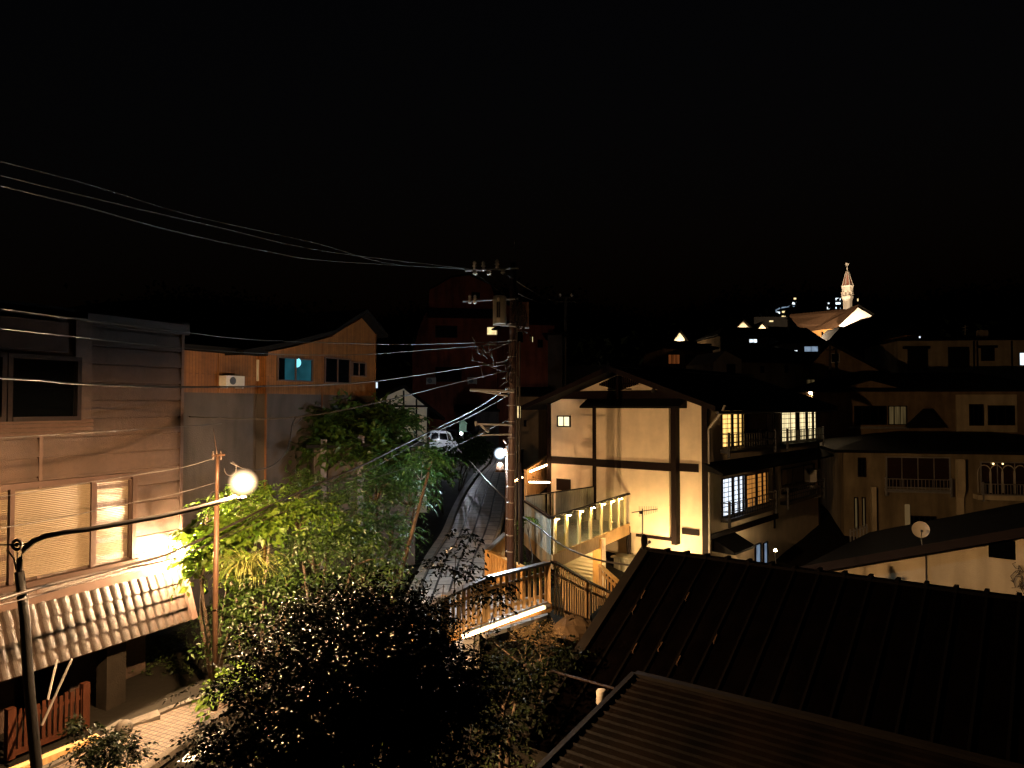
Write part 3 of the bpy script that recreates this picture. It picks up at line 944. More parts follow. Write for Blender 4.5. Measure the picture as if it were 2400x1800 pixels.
# lean-to porch / garage lit beneath the cedar house
FG = Fr((P(745, 950, 23.5).x, 23.5), (.85, .35))
t = thing('garden_shed', FG.pt(1, 0, -5.2), 'low grey shed with a pale door jamb behind the broad leaved tree', 'shed')
m = MB(); FG.box(m, -.1, 3.2, -2.0, -.05, -5.3, -1.35); m.build('wall', M['greywall'], t, FG)
m = MB(); r = FG.rect(752, 1030, 765, 1100, 0); FG.box(m, r[0], r[1], -.05, .06, -5.2, r[3]); r = FG.rect(838, 1020, 853, 1080, 0); FG.box(m, r[0], r[1], -.05, .06, -5.2, r[3])
m.build('jamb', mat('pale_lilac_paint', (.10, .09, .1), .6), t, FG)
m = MB(); FG.box(m, -.4, 3.5, -2.2, .35, -1.34, -1.24); m.build('roof', M['darkroof'], t, FG)

# ------------------------------------------------------------------ small half-timbered gable house
FC = Fr((P(822, 950, 34).x, 34), (.98, .2))
t = thing('timbered_house', FC.pt(2, -2, -4.8), 'small cream half timbered gable house left of the white van', 'house')
HC = FC.hit
pl = [HC(832, 1050), HC(832, 965), HC(832, 940)]
apex = HC(946, 911); rt = HC(1003, 956); lf = (HC(836, 957)[0], rt[1])
m = MB(); m.prism([FC.pt(lf[0], 0, -5), FC.pt(rt[0], 0, -5), FC.pt(rt[0], 0, rt[1]), FC.pt(apex[0], 0, apex[1]), FC.pt(lf[0], 0, lf[1])], FC.n * -6)
m.build('wall', M['plaster'], t, FC)
m = MB()
for px, y0 in ((914, 935), (946, 915), (976, 935)): r = FC.U(px); FC.box(m, r - .04, r + .04, 0, .03, -4.9, HC(px, y0)[1])
zz = HC(940, 952)[1]; FC.box(m, lf[0], rt[0], .031, .06, zz - .05, zz + .05)
FC.box(m, rt[0] - .05, rt[0] + .04, .0, .035, -4.9, rt[1])
m.build('timber_frame', M['darkwood'], t, FC)
m = MB()
for s_, e_ in ((apex, (rt[0] + .75, rt[1] - .62)), (apex, (lf[0] - .5, lf[1] - .32))):
    m.prism([FC.pt(s_[0], .5, s_[1] + .02), FC.pt(e_[0], .5, e_[1] + .02), FC.pt(e_[0], .5, e_[1] + .16), FC.pt(s_[0], .5, s_[1] + .18)], FC.n * -7)
m.build('roof', M['darkroof'], t, FC)

# ------------------------------------------------------------------ generic block house for the middle and far distance
def block(name, label, cat, fr, pxs, depth, zbase, ztop, wall, roof=None, roofh=.5, over=.4, d=0.0, wins=(), wallname='wall', rooft='hip', group=None):
    """pxs: (left px, right px) on the facade plane; wins: (px0,py0,px1,py1,pane,nu,nz)"""
    u0, u1 = fr.U(pxs[0], d), fr.U(pxs[1], d)
    t = thing(name, fr.pt((u0 + u1) / 2, d - depth / 2, zbase), label, cat, group)
    m = MB(); fr.box(m, u0, u1, d - depth, d, zbase, ztop); m.build(wallname, wall, t, fr)
    if roof:
        m = MB()
        a, b, c, e = u0 - over, u1 + over, d + over, d - depth - over
        fr.box(m, a, b, e, c, ztop + .002, ztop + .14)
        z = ztop + .14; zt = z + roofh
        if rooft == 'hip':
            hu = min((b - a) * .3, depth * .5); md = (c + e) / 2
            A_, B_, C_, D_ = fr.pt(a, c, z), fr.pt(b, c, z), fr.pt(b, e, z), fr.pt(a, e, z)
            R0, R1 = fr.pt(a + hu, md, zt), fr.pt(b - hu, md, zt)
            m.poly([A_, B_, R1, R0]); m.poly([B_, C_, R1]); m.poly([C_, D_, R0, R1]); m.poly([D_, A_, R0])
        elif rooft == 'gable_front':
            md = (a + b) / 2
            m.prism([fr.pt(a, c, z), fr.pt(b, c, z), fr.pt(md, c, zt)], fr.n * (e - c))
        elif rooft == 'gable_side':
            md = (c + e) / 2
            m.prism([fr.pt(a, c, z), fr.pt(a, e, z), fr.pt(a, md, zt)], fr.u * (b - a))
        m.build('roof', roof, t, fr)
    for w in wins:
        window(fr, t, fr.rect(*w[:4], d + .02), w[4], w[7] if len(w) > 7 else M['darkwood'], d + .004, nu=w[5], nz=w[6], fw=.05, proud=.06, bar=.035)
    return t


# dark apartment block in the middle, mansard gable
FD = Fr((P(1000, 950, 70).x, 70), (1, .12))
HD = FD.hit
t = thing('apartment_block', FD.pt(0, -4, -4.6), 'dark red rendered apartment block with curved gable end behind the utility pole', 'apartment block')
prof = [(968, 1052), (966, 830), (985, 760), (1004, 722), (1006, 680), (1060, 650), (1100, 645), (1150, 668), (1160, 700), (1204, 722), (1204, 1052)]
m = MB(); m.prism([FD.pt(HD(*q)[0], 0, HD(*q)[1]) for q in prof], FD.n * -9); m.build('wall', M['redwall'], t, FD)
m = MB()
for a_, b_ in zip(prof[3:9], prof[4:10]):
    a_, b_ = HD(*a_), HD(*b_)
    m.prism([FD.pt(a_[0], .25, a_[1]), FD.pt(b_[0], .25, b_[1]), FD.pt(b_[0], .25, b_[1] + .12), FD.pt(a_[0], .25, a_[1] + .12)], FD.n * -9.4)
m.build('roof', M['darkroof'], t, FD)
window(FD, t, FD.rect(1141, 766, 1186, 786, .03), M['win_warm'], M['darkwood'], .03, nu=2, fw=.04, label='lit window with yellow curtains')
for r_ in ((1020, 763, 1072, 792), (1020, 860, 1082, 895), (1105, 685, 1125, 700)):
    window(FD, t, FD.rect(*r_, .03), M['glassdark'], M['darkwood'], .03, nu=2, fw=.05)
m = MB(); a_ = HD(1002, 742); b_ = HD(1165, 742); FD.box(m, a_[0], b_[0], 0, .9, a_[1] - .1, a_[1] + .7)
m.build('canopy', M['darkroof'], t, FD)
ac_unit(FD, 999, 885, 1022, 900, 0, 'dim air conditioner unit low on the dark red block, the left one of its two')
ac_unit(FD, 1096, 884, 1118, 899, 0, 'dim air conditioner unit low on the dark red block, nearer the utility pole')
# side wing with bright slit windows
FW = Fr((P(1205, 950, 62).x, 62), (.95, .3))
r_ = [(1241, 784, 1244, 799, M['win_warm'], 1, 1), (1246, 788, 1250, 803, M['win_warm'], 1, 1), (1212, 775, 1226, 803, M['glassdark'], 2, 1), (1260, 796, 1272, 815, M['glassdark'], 2, 1)]
block('apartment_wing', 'narrow dark wing with two slit lit windows, right of the utility pole transformer', 'apartment block', FW, (1204, 1300), 5, -4.6, P(0, 760, 62).z, M['redwall'], M['darkroof'], .8, wins=r_)
# shop front behind the road with pale beams, and lit window right of the pole
FS = Fr((P(1080, 950, 66).x, 66), (1, .05))
block('roadside_house', 'low dark house with a faint blue wall behind the white van and the road end', 'house', FS, (1075, 1190), 5, -4.2, P(0, 965, 66).z, M['greywall'], M['darkroof'], .5, rooft='gable_side', wins=[(1120, 1000, 1160, 1020, M['glassdark'], 3, 1)])
FS2 = Fr((P(1195, 950, 52).x, 52), (.97, -.2))
block('lane_house', 'dark narrow house with one tall pale lit window just right of the utility pole', 'house', FS2, (1197, 1262), 5, -5.2, P(0, 930, 52).z, M['plaster_brown'], M['darkroof'], .6, rooft='gable_side', wins=[(1210, 950, 1222, 981, M['win_warm'], 2, 1), (1228, 985, 1234, 1000, M['glassdark'], 1, 1)])
FS3 = Fr((P(1300, 950, 58).x, 58), (1, -.1))
block('tall_dim_house', 'tall dim brown building standing behind the left roof slope of the white gable inn', 'house', FS3, (1284, 1318), 6, -4, P(0, 785, 58).z, M['greywall'], M['darkroof'], .3)
# green post box shaped sign
q = P(1085, 998, 58)
t = thing('house_sign', q - Vector((0, 0, 2.2)), 'small green house shaped sign on a post beyond the white van', 'sign')
m = MB(); m.box(q.x - .28, q.x + .28, q.y, q.y + .1, q.z - .5, q.z + .15); m.prism([(q.x - .36, q.y - .05, q.z + .15), (q.x + .36, q.y - .05, q.z + .15), (q.x, q.y - .05, q.z + .5)], (0, .2, 0)); m.build('board', mat('green_sign_paint', (.12, .2, .13), .5), t)
m = MB(); m.tube([q - Vector((0, -.05, .5)), q - Vector((0, -.05, 2.3))], .04, 6); m.build('post', M['steel'], t)

# ------------------------------------------------------------------ cars at the top of the lane
def car(loc, yaw, paint, label, name='parked_van', cat='van', sc=1.0, prof=None, sx=1.0):
    t = thing(name, loc, label, cat, None)
    c, s = math.cos(yaw), math.sin(yaw)
    X = Vector((c, s, -.08)) * sc * sx; Yv = Vector((-s, c, 0)) * sc; Zv = Vector((0, 0, 1)) * sc
    L = Vector(loc)
    def q(x, y, z): return L + X * x + Yv * y + Zv * z
    body = prof or [(-1.68, .32), (-1.7, .95), (-1.66, 1.25), (-1.55, 1.78), (-1.4, 1.87), (.45, 1.88), (.75, 1.8), (1.2, 1.22), (1.62, 1.05), (1.7, .8), (1.7, .32)]
    m = MB()
    n = len(body)
    secs = [(-.74, .97, 0), (-.70, 1, 0), (.70, 1, 0), (.74, .97, 0)]
    i0 = 0
    zmid = 1.1
    for (yy, k, _) in secs:
        for (x, z) in body:
            tumble = 1 - .10 * max(0, z - zmid) / .8
            m.v.append(q(x * k, yy * tumble, .32 + (z - .32) * (k if z > .4 else 1)))
    for r in range(3):
        for j in range(n):
            jn = (j + 1) % n
            m.f.append((r * n + j, r * n + jn, (r + 1) * n + jn, (r + 1) * n + j)); m.m.append(0)
    m.f.append(tuple(range(n))); m.f.append(tuple(range(3 * n, 4 * n))[::-1]); m.m += [0, 0]
    b = m.build('body', paint, t)
    for sgn in (-1, 1):
        for (x0, x1, x0b, x1b) in ((-1.45, -.62, -1.5, -.62), (-.52, .3, -.52, .45), (.36, .62, .52, 1.02)):
            m = MB()
            f = lambda x, z: q(x, sgn * (.742 * (1 - .10 * max(0, z - zmid) / .8) + .004), z)
            m.prism([f(x0b, 1.18), f(x1b, 1.18), f(x1, 1.70), f(x0, 1.70)], Yv * sgn * .012)
            m.build('window', M['glassdark'], t)
        for x in (-1.15, 1.12):
            m = MB(); m.tube([q(x, sgn * .60, .28), q(x, sgn * .76, .28)], .29 * sc, 18)
            w = m.build('wheel', M['rubber'], t)
            m = MB(); m.tube([q(x, sgn * .755, .28), q(x, sgn * .775, .28)], .17 * sc, 12); m.build('rim', M['steel'], w)
        m = MB(); m.para(q(-1.72, sgn * .62 - .07, .75), X * .06, Yv * .14, Zv * .55); m.build('tail_light', M['redtail'], t)
        m = MB(); m.para(q(1.66, sgn * .55 - .12, .7), X * .06, Yv * .24, Zv * .18); m.build('headlight', M['porcelain'], t)
        m = MB(); m.para(q(.85, sgn * .80 - .06, 1.15), X * .1, Yv * .12, Zv * .16); m.build('side_mirror', paint, t)
    m = MB(); m.prism([q(.78, -.6, 1.76), q(.78, .6, 1.76), q(1.2, .66, 1.25), q(1.2, -.66, 1.25)], X * .02 + Zv * .012); m.build('windscreen', M['glassdark'], t)
    m = MB(); m.prism([q(-1.665, -.55, 1.25), q(-1.665, .55, 1.25), q(-1.585, .5, 1.7), q(-1.585, -.5, 1.7)], X * -.02); m.build('rear_window', M['glassdark'], t)
    m = MB(); m.para(q(-1.74, -.65, .32), X * .06, Yv * 1.3, Zv * .2); m.build('bumper', paint, t)
    return t


car(P(1037, 1064, 60), math.radians(14), M['white'], 'small white boxy van parked beyond the bushes left of the lane', sx=.68)
m_dark = mat('dark_car_paint', (.02, .02, .025), .2, .1, spec=.7)
car(P(1090, 1056, 64), math.radians(-20), m_dark, 'dark parked car half hidden right of the white van', 'parked_car', 'car', .95)

q = P(1081, 1016, 54)
t = thing('lane_lamp', Vector((q.x, q.y, -4.3)), 'small cool lamp on a short post beside the white van', 'lamp')
m = MB(); m.sphere(q, .07, 10); m.build('bulb', glow('lane_lamp_glow', (.85, .9, 1), 2600), t)
m = MB(); m.tube([Vector((q.x, q.y, -4.3)), q - Vector((0, 0, .06))], .04, 6); m.lathe(q + Vector((0, 0, .07)), [(.14, 0), (.14, .02), (.03, .1)], 10); m.build('post', M['blackmetal'], t)

# ------------------------------------------------------------------ utility pole with transformer
UY = 20.8
b = Vector((P(1196, 1330, UY).x, UY, -6.0))
t = thing('utility_pole', b, 'tall utility pole with a grey transformer drum and insulators above the lane', 'utility pole')
top = P(1203, 616, UY)
m = MB(); m.tube([b, b.lerp(top, .5), top], .115, 14, .095); m.build('pole', mat('dark_red_pole_concrete', (.055, .03, .024), .6, .3, 3, spec=.4), t, smooth=True)  # even dark reddish base colour over the whole pole
m = MB(); m.tube([P(1208, 560, UY), P(1207, 650, UY)], .022, 6); m.build('lightning_rod', M['steel'], t)
for seg in ([((1090, 634, .1), (1215, 628, .1), .035)], [((1085, 706, .1), (1215, 700, .1), .03)], [((1155, 760, .1), (1240, 768, .1), .03)],
            [((1102, 914, .15), (1205, 918, .15), .045), ((1120, 916, .15), (1190, 928, .15), .03)],
            [((1115, 994, .2), (1200, 996, .2), .03), ((1115, 988, .2), (1116, 998, .2), .04), ((1126, 996, .2), (1145, 1014, .2), .03)], [((1125, 1020, .2), (1200, 1018, .2), .025)]):
    m = MB()
    for a, b_, r_ in seg: m.tube([P(a[0], a[1], UY - a[2]), P(b_[0], b_[1], UY - b_[2])], r_, 6)
    m.build('crossarm', M['steel'], t)
for (x, y) in ((1112, 623), (1133, 623), (1165, 619)):
    c = P(x, y, UY - .1); m = MB(); m.lathe(c + Vector((0, 0, -.1)), [(.02, -.05), (.06, 0), (.03, .05), (.07, .09), (.04, .14), (.06, .18), (.02, .24)], 10); m.build('insulator', M['porcelain'], t, smooth=True)
for (x, y) in ((1113, 638), (1146, 638), (1179, 636)):
    c = P(x, y, UY - .15); m = MB(); m.lathe(c + Vector((0, 0, -.06)), [(.03, -.02), (.075, .02), (.04, .05), (.07, .08), (.02, .11)], 10); m.build('insulator', M['porcelain'], t, smooth=True)
for (x, y) in ((1101, 702), (1113, 702)):
    c = P(x, y, UY - .1); m = MB(); m.lathe(c, [(.03, -.12), (.055, -.09), (.035, -.06), (.055, -.03), (.035, 0), (.055, .03), (.035, .06), (.05, .09), (.02, .13)], 10); m.build('insulator', M['porcelain'], t, smooth=True)
c = P(1171, 727, UY - .05); rz = .19
m = MB(); m.lathe(c, [(rz * .92, -.40), (rz, -.37), (rz, .36), (rz * .9, .40), (.05, .42)], 22); tr = m.build('transformer', mat('transformer_grey', (.30, .27, .22), .45, .15), t, smooth=True)
m = MB(); m.box(c.x - .08, c.x - .03, c.y - rz - .03, c.y - rz + .03, c.z - .23, c.z + .2); m.box(c.x - .02, c.x + .02, c.y - rz - .03, c.y - rz + .03, c.z - .23, c.z + .2); m.build('cooling_fin', M['blackmetal'], tr)
m = MB(); m.sphere(c + Vector((-.03, -rz - .02, .28)), .045, 10, (.8, .4, 1.3)); m.build('bushing', M['porcelain'], tr)
# switch box cage and cable knot
m = MB(); q = P(1228, 738, UY); m.box(q.x - .16, q.x + .14, q.y - .12, q.y + .14, q.z - .38, q.z + .35); m.build('switch_box', mat('switch_box_paint', (.10, .055, .04), .5), t)
m = MB()
rr_ = random.Random(5)
for k in range(20):
    c0 = P(1216 + rr_.uniform(-8, 18), 735 + rr_.uniform(-30, 30), UY - .2)
    m.tube([c0 + Vector((.12 * math.cos(a_), rr_.uniform(-.05, .05), .22 * math.sin(a_))) for a_ in [rr_.uniform(0, 3) + k2 * .5 for k2 in range(7)]], .009, 5)
for k in range(16):
    x = rr_.uniform(1190, 1212); y = rr_.uniform(790, 880)
    m.tube([P(x, y, UY - .15), P(x + rr_.uniform(-12, 8), y + rr_.uniform(10, 30), UY - .2), P(x + rr_.uniform(-25, 6), y + rr_.uniform(20, 50), UY - .18)], .010, 5)
for k in range(14):
    x = rr_.uniform(1105, 1150); y = rr_.uniform(800, 860)
    m.tube([P(x, y, UY - .2), P(x + rr_.uniform(-14, 14), y + rr_.uniform(-14, 14), UY - .3), P(x + rr_.uniform(-5, 30), y + rr_.uniform(5, 30), UY - .2)], .011, 5)
m.tube([P(1130, 855, UY - .2), P(1160, 858, UY - .25), P(1190, 853, UY - .2)], .02, 6)
m.tube([P(1132, 850, UY - .2), P(1165, 866, UY - .35), P(1192, 872, UY - .2)], .014, 6)
m.tube([P(1195, 640, UY - .13), P(1216, 735, UY - .2), P(1200, 800, UY - .15), P(1130, 830, UY - .2)], .012, 5)
m.build('cable_knot', M['cable'], t, smooth=True)
m = MB()
for y in list(range(760, 1330, 38)):
    c = P(1201 - (y - 616) * .008, y, UY); m.lathe(c, [(.122, -.012), (.126, 0), (.122, .012)], 14)
m.build('steel_band', M['steel'], t)
m = MB(); m.tube([P(1212, 700, UY - .1), P(1211, 1000, UY - .1), P(1208, 1380, UY - .1)], .022, 6); m.tube([P(1218, 800, UY - .05), P(1216, 1390, UY - .05)], .03, 6); m.build('conduit', M['cable'], t)
# brown lamp post next to it with the white lamp
BY = 21.7
b = Vector((P(1187, 1330, BY).x, BY, -6.0))
t = thing('brown_lamp_post', b, 'rust brown post beside the utility pole with a glaring white lamp', 'lamp post')
m = MB(); m.tube([b, P(1190, 1040, BY)], .065, 10); m.tube([P(1190, 1044, BY), P(1180, 1030, BY)], .03, 8); m.build('post', M['brownpole'], t, smooth=True)
lw = P(1172, 1063, BY - .1)
m = MB(); m.sphere(lw, .06, 12, (1, 1, .9)); m.build('bulb', M['lamp_white'], t, smooth=True)
m = MB(); m.sphere(lw, .20, 18); m.build('halo_shell', halo_mat('white_lamp_halo', (.7, .85, 1), 3.0), t, smooth=True)  # halo of the white lamp, an added glow shell
m = MB(); dq = Vector((.57, .82, 0)); sq_ = Vector((.82, -.57, 0)); m.para(lw + dq * .26 - sq_ * .12 + Vector((0, 0, -.1)), sq_ * .26, dq * .01, (0, 0, .22)); m.build('dish_or_shield', M['brownpole'], t)  # opaque plate added to keep this lamp's light off the inn gable
m = MB(); m.tube([P(1190, 1072, BY), lw + Vector((.06, 0, -.04))], .02, 6); m.lathe(P(1172, 1096, BY), [(.15, -.12), (.14, -.05), (.10, .1), (.03, .16)], 14); m.build('mirror_hood', M['brownpole'], t, smooth=True)
m = MB(); m.tube([P(1218, 1085, 24), P(1222, 1440, 24)], .075, 8)
tag(m.build('timber_post', M['darkwood'], None, base=P(1222, 1440, 24)), 'dark upright timber post just right of the utility pole base', 'post')

# ------------------------------------------------------------------ main white gable inn
C1 = P(1657, 950, 28.0)
FG1 = Fr((C1.x, C1.y), (.7716, -.636))       # gable face, u<0 to the left
FG2 = Fr((C1.x, C1.y), (.636, .7716))        # right face, u>0 to the right
G, S = FG1.hit, FG2.hit
uL = FG1.U(1285)
uR2 = FG2.U(1917)
W_ = -uL; D_ = uR2
ze = .02; zr = G(1445, 874)[1]
um_ = uL / 2
inn = thing('gable_inn', FG1.pt(uL / 2, -D_ / 2, -7.3), 'large white plaster inn with dark timbers, gable end and lit latticed windows', 'inn')
slope = (zr - ze) / (W_ / 2)
m = MB()
m.prism([FG1.pt(uL, 0, -7.5), FG1.pt(0, 0, -7.5), FG1.pt(0, 0, ze), FG1.pt(um_, 0, zr), FG1.pt(uL, 0, ze)], FG1.n * -D_)
m.build('wall', M['plaster'], inn, FG1)
# roof
m = MB(); ov = .95; ovs = .75
for sgn in (-1, 1):
    e_u = um_ + sgn * (W_ / 2 + ovs); z_e_ = zr - slope * (W_ / 2 + ovs)
    m.prism([FG1.pt(um_, ov, zr + .04), FG1.pt(e_u, ov, z_e_ + .04), FG1.pt(e_u, ov, z_e_ + .2), FG1.pt(um_, ov, zr + .22)], FG1.n * -(D_ + 2 * ov - .2))
roof = m.build('roof', M['darkroof2'], inn, FG1)
m = MB()
for sgn in (-1, 1):
    e_u = um_ + sgn * (W_ / 2 + ovs + .02); z_e_ = zr - slope * (W_ / 2 + ovs)
    m.prism([FG1.pt(um_, ov + .002, zr + .02), FG1.pt(e_u, ov + .002, z_e_ + .02), FG1.pt(e_u, ov + .002, z_e_ + .22), FG1.pt(um_, ov + .002, zr + .25)], FG1.n * .04)
m.build('bargeboard', mat('brown_bargeboard', (.008, .004, .003), .6, .3), roof, FG1)
m = MB(); m.prism([FG1.pt(um_ - .1, ov + .05, zr + .24), FG1.pt(um_ + .1, ov + .05, zr + .24), FG1.pt(um_, ov + .05, zr + .38)], FG1.n * -(D_ + 2 * ov))
m.build('ridge_cap', M['darkroof2'], roof, FG1)
m = MB(); u_ = W_ / 2 + um_ + ovs
m.tube([FG1.pt(um_ + W_ / 2 + ovs + .05, ov - .1, zr - slope * (W_ / 2 + ovs) - .02), FG1.pt(um_ + W_ / 2 + ovs + .05, -D_ - ov + .3, zr - slope * (W_ / 2 + ovs) - .02)], .06, 8)
m.build('gutter', M['blackmetal'], inn, FG1)
# timbers on the gable
m = MB()
def tb(px0, py0, px1, py1, d0=0.0, d1=.05):
    r = FG1.rect(px0, py0, px1, py1, 0)
    FG1.box(m, r[0], r[1], d0, d1, r[2], r[3])
uj0, uj1 = FG1.U(1282), FG1.U(1288)
def gz(px, py): return G(px, py)[1]
FG1.box(m, uL - .02, uL + .16, -.02, .07, -7.4, ze + .05)
FG1.box(m, -.20, .03, -.03, .07, -7.4, ze)
zb1 = gz(1450, 925); FG1.box(m, uL + .7, -.95, 0, .06, zb1 - .17, zb1 + .17)
zmid = (gz(1290, 1075) + gz(1650, 1098)) / 2 - .02
ub0, ub1 = FG1.U(1403), FG1.U(1575)
FG1.box(m, uL + .16, ub0 - .1, 0, .05, zmid - .16, zmid + .16); FG1.box(m, ub1 + .15, -.35, 0, .05, zmid - .16, zmid + .16)
FG1.box(m, FG1.U(1450) - .09, FG1.U(1450) + .09, .06, .09, zb1 + .17, zr - .12)
m.build('timber_frame', M['darkwood'], inn, FG1)
# lattice vent
m = MB()
uc = FG1.U(1452)
for k in range(-9, 10):
    if k == 0: continue
    uu = uc + k * .10
    zt_ = zr - .10 - abs(k * .10) * slope; zl_ = gz(1452, 914) + abs(k * .10) * .22
    if zt_ > zl_ + .05: FG1.box(m, uu - .028, uu + .028, .03, .09, zl_, zt_)
for q in (.25, .7):
    FG1.box(m, uc - 1.0 * (1 - q * .6), uc + 1.0 * (1 - q * .6), .01, .03, zr - .35 - q * .5, zr - .3 - q * .5)
m.build('lattice_vent', M['darkwood'], inn, FG1)
# shallow bay with its own small roof
bd = .28
zbt = gz(1450, 952); zbb = gz(1500, 1248)
m = MB(); FG1.box(m, ub0, ub1, 0, bd, zbb, zbt); bay = m.build('bay', M['plaster'], inn, FG1)
m = MB()
FG1.box(m, ub0 - .1, ub0 + .06, -.01, bd + .05, zbb - .12, zbt)
u1b = FG1.U(1583, bd); u0b = FG1.U(1573, bd)
FG1.box(m, u0b, u1b + .03, .0, bd + .06, zbb - .25, zbt)
FG1.box(m, ub0 + .06, u0b, bd, bd + .05, zmid - .16, zmid + .16)
FG1.box(m, FG1.U(1490, bd), u0b, .02, bd + .04, zbb - .12, zbb)
FG1.box(m, u1b + .12, -.35, 0, .05, gz(1620, 1245) - .14, gz(1620, 1245) + .1)
m.build('bay_post', M['darkwood'], bay, FG1)
m = MB(); a0, a1 = ub0 - .55, u1b + .35
m.prism([FG1.pt(a0, .0, zbt + .32), FG1.pt(a0, .62, zbt), FG1.pt(a0, .62, zbt - .08), FG1.pt(a0, .0, zbt - .08)], FG1.u * (a1 - a0))
m.build('bay_roof', M['darkroof2'], bay, FG1)
window(FG1, inn, FG1.rect(1307, 974, 1338, 1001, 0), M['win_yellow'], M['darkwood'], 0, nu=2, fw=.05, label='small bright window high on the gable')
m = MB(); r = FG1.rect(1305, 1121, 1338, 1151, 0); FG1.box(m, *r[:2], 0, .04, *r[2:]); m.build('vent_panel', M['darkwood'], inn, FG1)
m = MB(); q = FG1.pt(*[FG1.U(1535), .12], gz(1535, 915)); m.lathe(q, [(.05, -.1), (.09, -.06), (.07, .04), (.03, .1)], 10); m.build('wall_lantern', M['blackmetal'], inn)
# white diagonal downpipe
m = MB(); q0 = P(1661, 1005, 27.9); q1 = P(1694, 962, 27.2); m.tube([q0, q1, P(1699, 949, 27.1)], .045, 8); m.tube([q0, Vector((q0.x, q0.y, -7.3))], .04, 8)
m.build('downpipe', M['offwhite'], inn)
# right face
zA, zB = S(1750, 960)[1], S(1750, 1049)[1]
m = MB()
FG2.box(m, .0, D_ , 0, .06, S(1666, 1107)[1], S(1666, 1089)[1])
zbd = S(1700, 1247)[1]; FG2.box(m, .15, D_ * .55, 0, .05, zbd - .13, zbd + .1)
uu = FG2.U(1811); FG2.box(m, uu - .06, uu + .06, 0, .06, -5.5, ze - .05); FG2.box(m, D_ - .12, D_ + .02, -.02, .06, -7, ze - .05)
m.build('timber_frame', M['darkwood'], inn, FG2)
m = MB(); zs = S(1666, 1086)[1]
m.prism([FG2.pt(-.3, 0, zs + .05), FG2.pt(-.3, .75, zs - .32), FG2.pt(-.3, .75, zs - .4), FG2.pt(-.3, 0, zs - .25)], FG2.u * (D_ + .3))
m.build('skirt_roof', M['darkroof2'], inn, FG2)
def zrange(px, y0, y1): return S(px, y1)[1], S(px, y0)[1]
def lit(px0, px1, y0, y1, pane, nu, pxz, lab=None):
    z0, z1 = zrange(pxz, y0, y1)
    return window(FG2, inn, (FG2.U(px0), FG2.U(px1), z0, z1), pane, M['darkwood'], .005, nu=nu, nz=1, fw=.04, proud=.06, bar=.03, name='window', label=lab)
def muntins(px0, px1, y0, y1, pxz, nh=8, nv=4, dark=M['darkwood']):
    z0, z1 = zrange(pxz, y0, y1); u0, u1 = FG2.U(px0), FG2.U(px1)
    mm = MB()
    for k in range(1, nh): FG2.box(mm, u0, u1, .026, .036, z0 + (z1 - z0) * k / nh - .012, z0 + (z1 - z0) * k / nh + .012)
    for k in range(1, nv): FG2.box(mm, u0 + (u1 - u0) * k / nv - .014, u0 + (u1 - u0) * k / nv + .014, .037, .047, z0, z1)
    for (f0, f1_) in ((.38, .47), (.66, .72), (.86, .93)):
        FG2.box(mm, u0 + (u1 - u0) * f0, u0 + (u1 - u0) * f1_, .048, .07, z0, z1)
    return mm.build('lattice', dark, inn, FG2)
lit(1689, 1742, 960, 1050, M['shoji_warm'], 2, 1689, 'upper window glowing warm yellow behind lattice'); muntins(1689, 1742, 960, 1050, 1689)
lit(1743, 1797, 960, 1050, M['glassdark'], 2, 1743)
lit(1829, 1910, 960, 1037, M['shoji_pale'], 4, 1829, 'upper far window glowing pale behind lattice'); muntins(1829, 1910, 960, 1037, 1829, 7, 8)
lit(1689, 1742, 1122, 1213, M['shoji_white'], 2, 1689, 'lower window glowing white behind lattice'); muntins(1689, 1742, 1122, 1213, 1689)
lit(1745, 1797, 1114, 1193, M['shoji_orange'], 2, 1745, 'lower window with orange curtain light'); muntins(1745, 1797, 1114, 1193, 1745, 7, 4)
lit(1828, 1905, 1100, 1160, M['glassdark'], 3, 1828)
z0_, z1_ = S(1689, 1054)[1], S(1689, 1018)[1]
railing(FG2, inn, FG2.U(1687), FG2.U(1798), z0_, z1_, 0, .35, M['blackmetal'], .26)
railing(FG2, inn, FG2.U(1826), FG2.U(1912), z0_, z1_, 0, .35, M['blackmetal'], .2)
z0_, z1_ = S(1689, 1216)[1], S(1689, 1179)[1]
railing(FG2, inn, FG2.U(1687), FG2.U(1798), z0_, z1_, 0, .35, M['blackmetal'], .26)
railing(FG2, inn, FG2.U(1826), FG2.U(1912), z0_, z1_, 0, .35, M['blackmetal'], .3)
m = MB(); z0 = S(1690, 1282)[1]; m.prism([FG2.pt(.35, 0, z0 + .45), FG2.pt(.35, .9, z0), FG2.pt(.35, .9, z0 - .08), FG2.pt(.35, 0, z0 - .05)], FG2.u * 2.0); m.build('porch_roof', M['darkroof2'], inn, FG2)
r = FG2.rect(1768, 1276, 1781, 1318, 0); window(FG2, inn, (r[0], r[1], -6.9, S(1768, 1276)[1]), M['win_blue'], M['darkwood'], .005, nu=1, fw=.04, label='pale blue lit doorway at the foot of the wall')
r = FG2.rect(1787, 1270, 1797, 1318, 0); window(FG2, inn, (r[0], r[1], -6.9, S(1787, 1272)[1]), M['win_blue'], M['darkwood'], .005, nu=1, fw=.04)
ac_unit(FG2, 1914, 1101, 1924, 1125, 0, 'upper air conditioner unit at the far end of the inn', .35)
ac_unit(FG2, 1914, 1140, 1924, 1162, 0, 'lower air conditioner unit at the far end of the inn', .35)

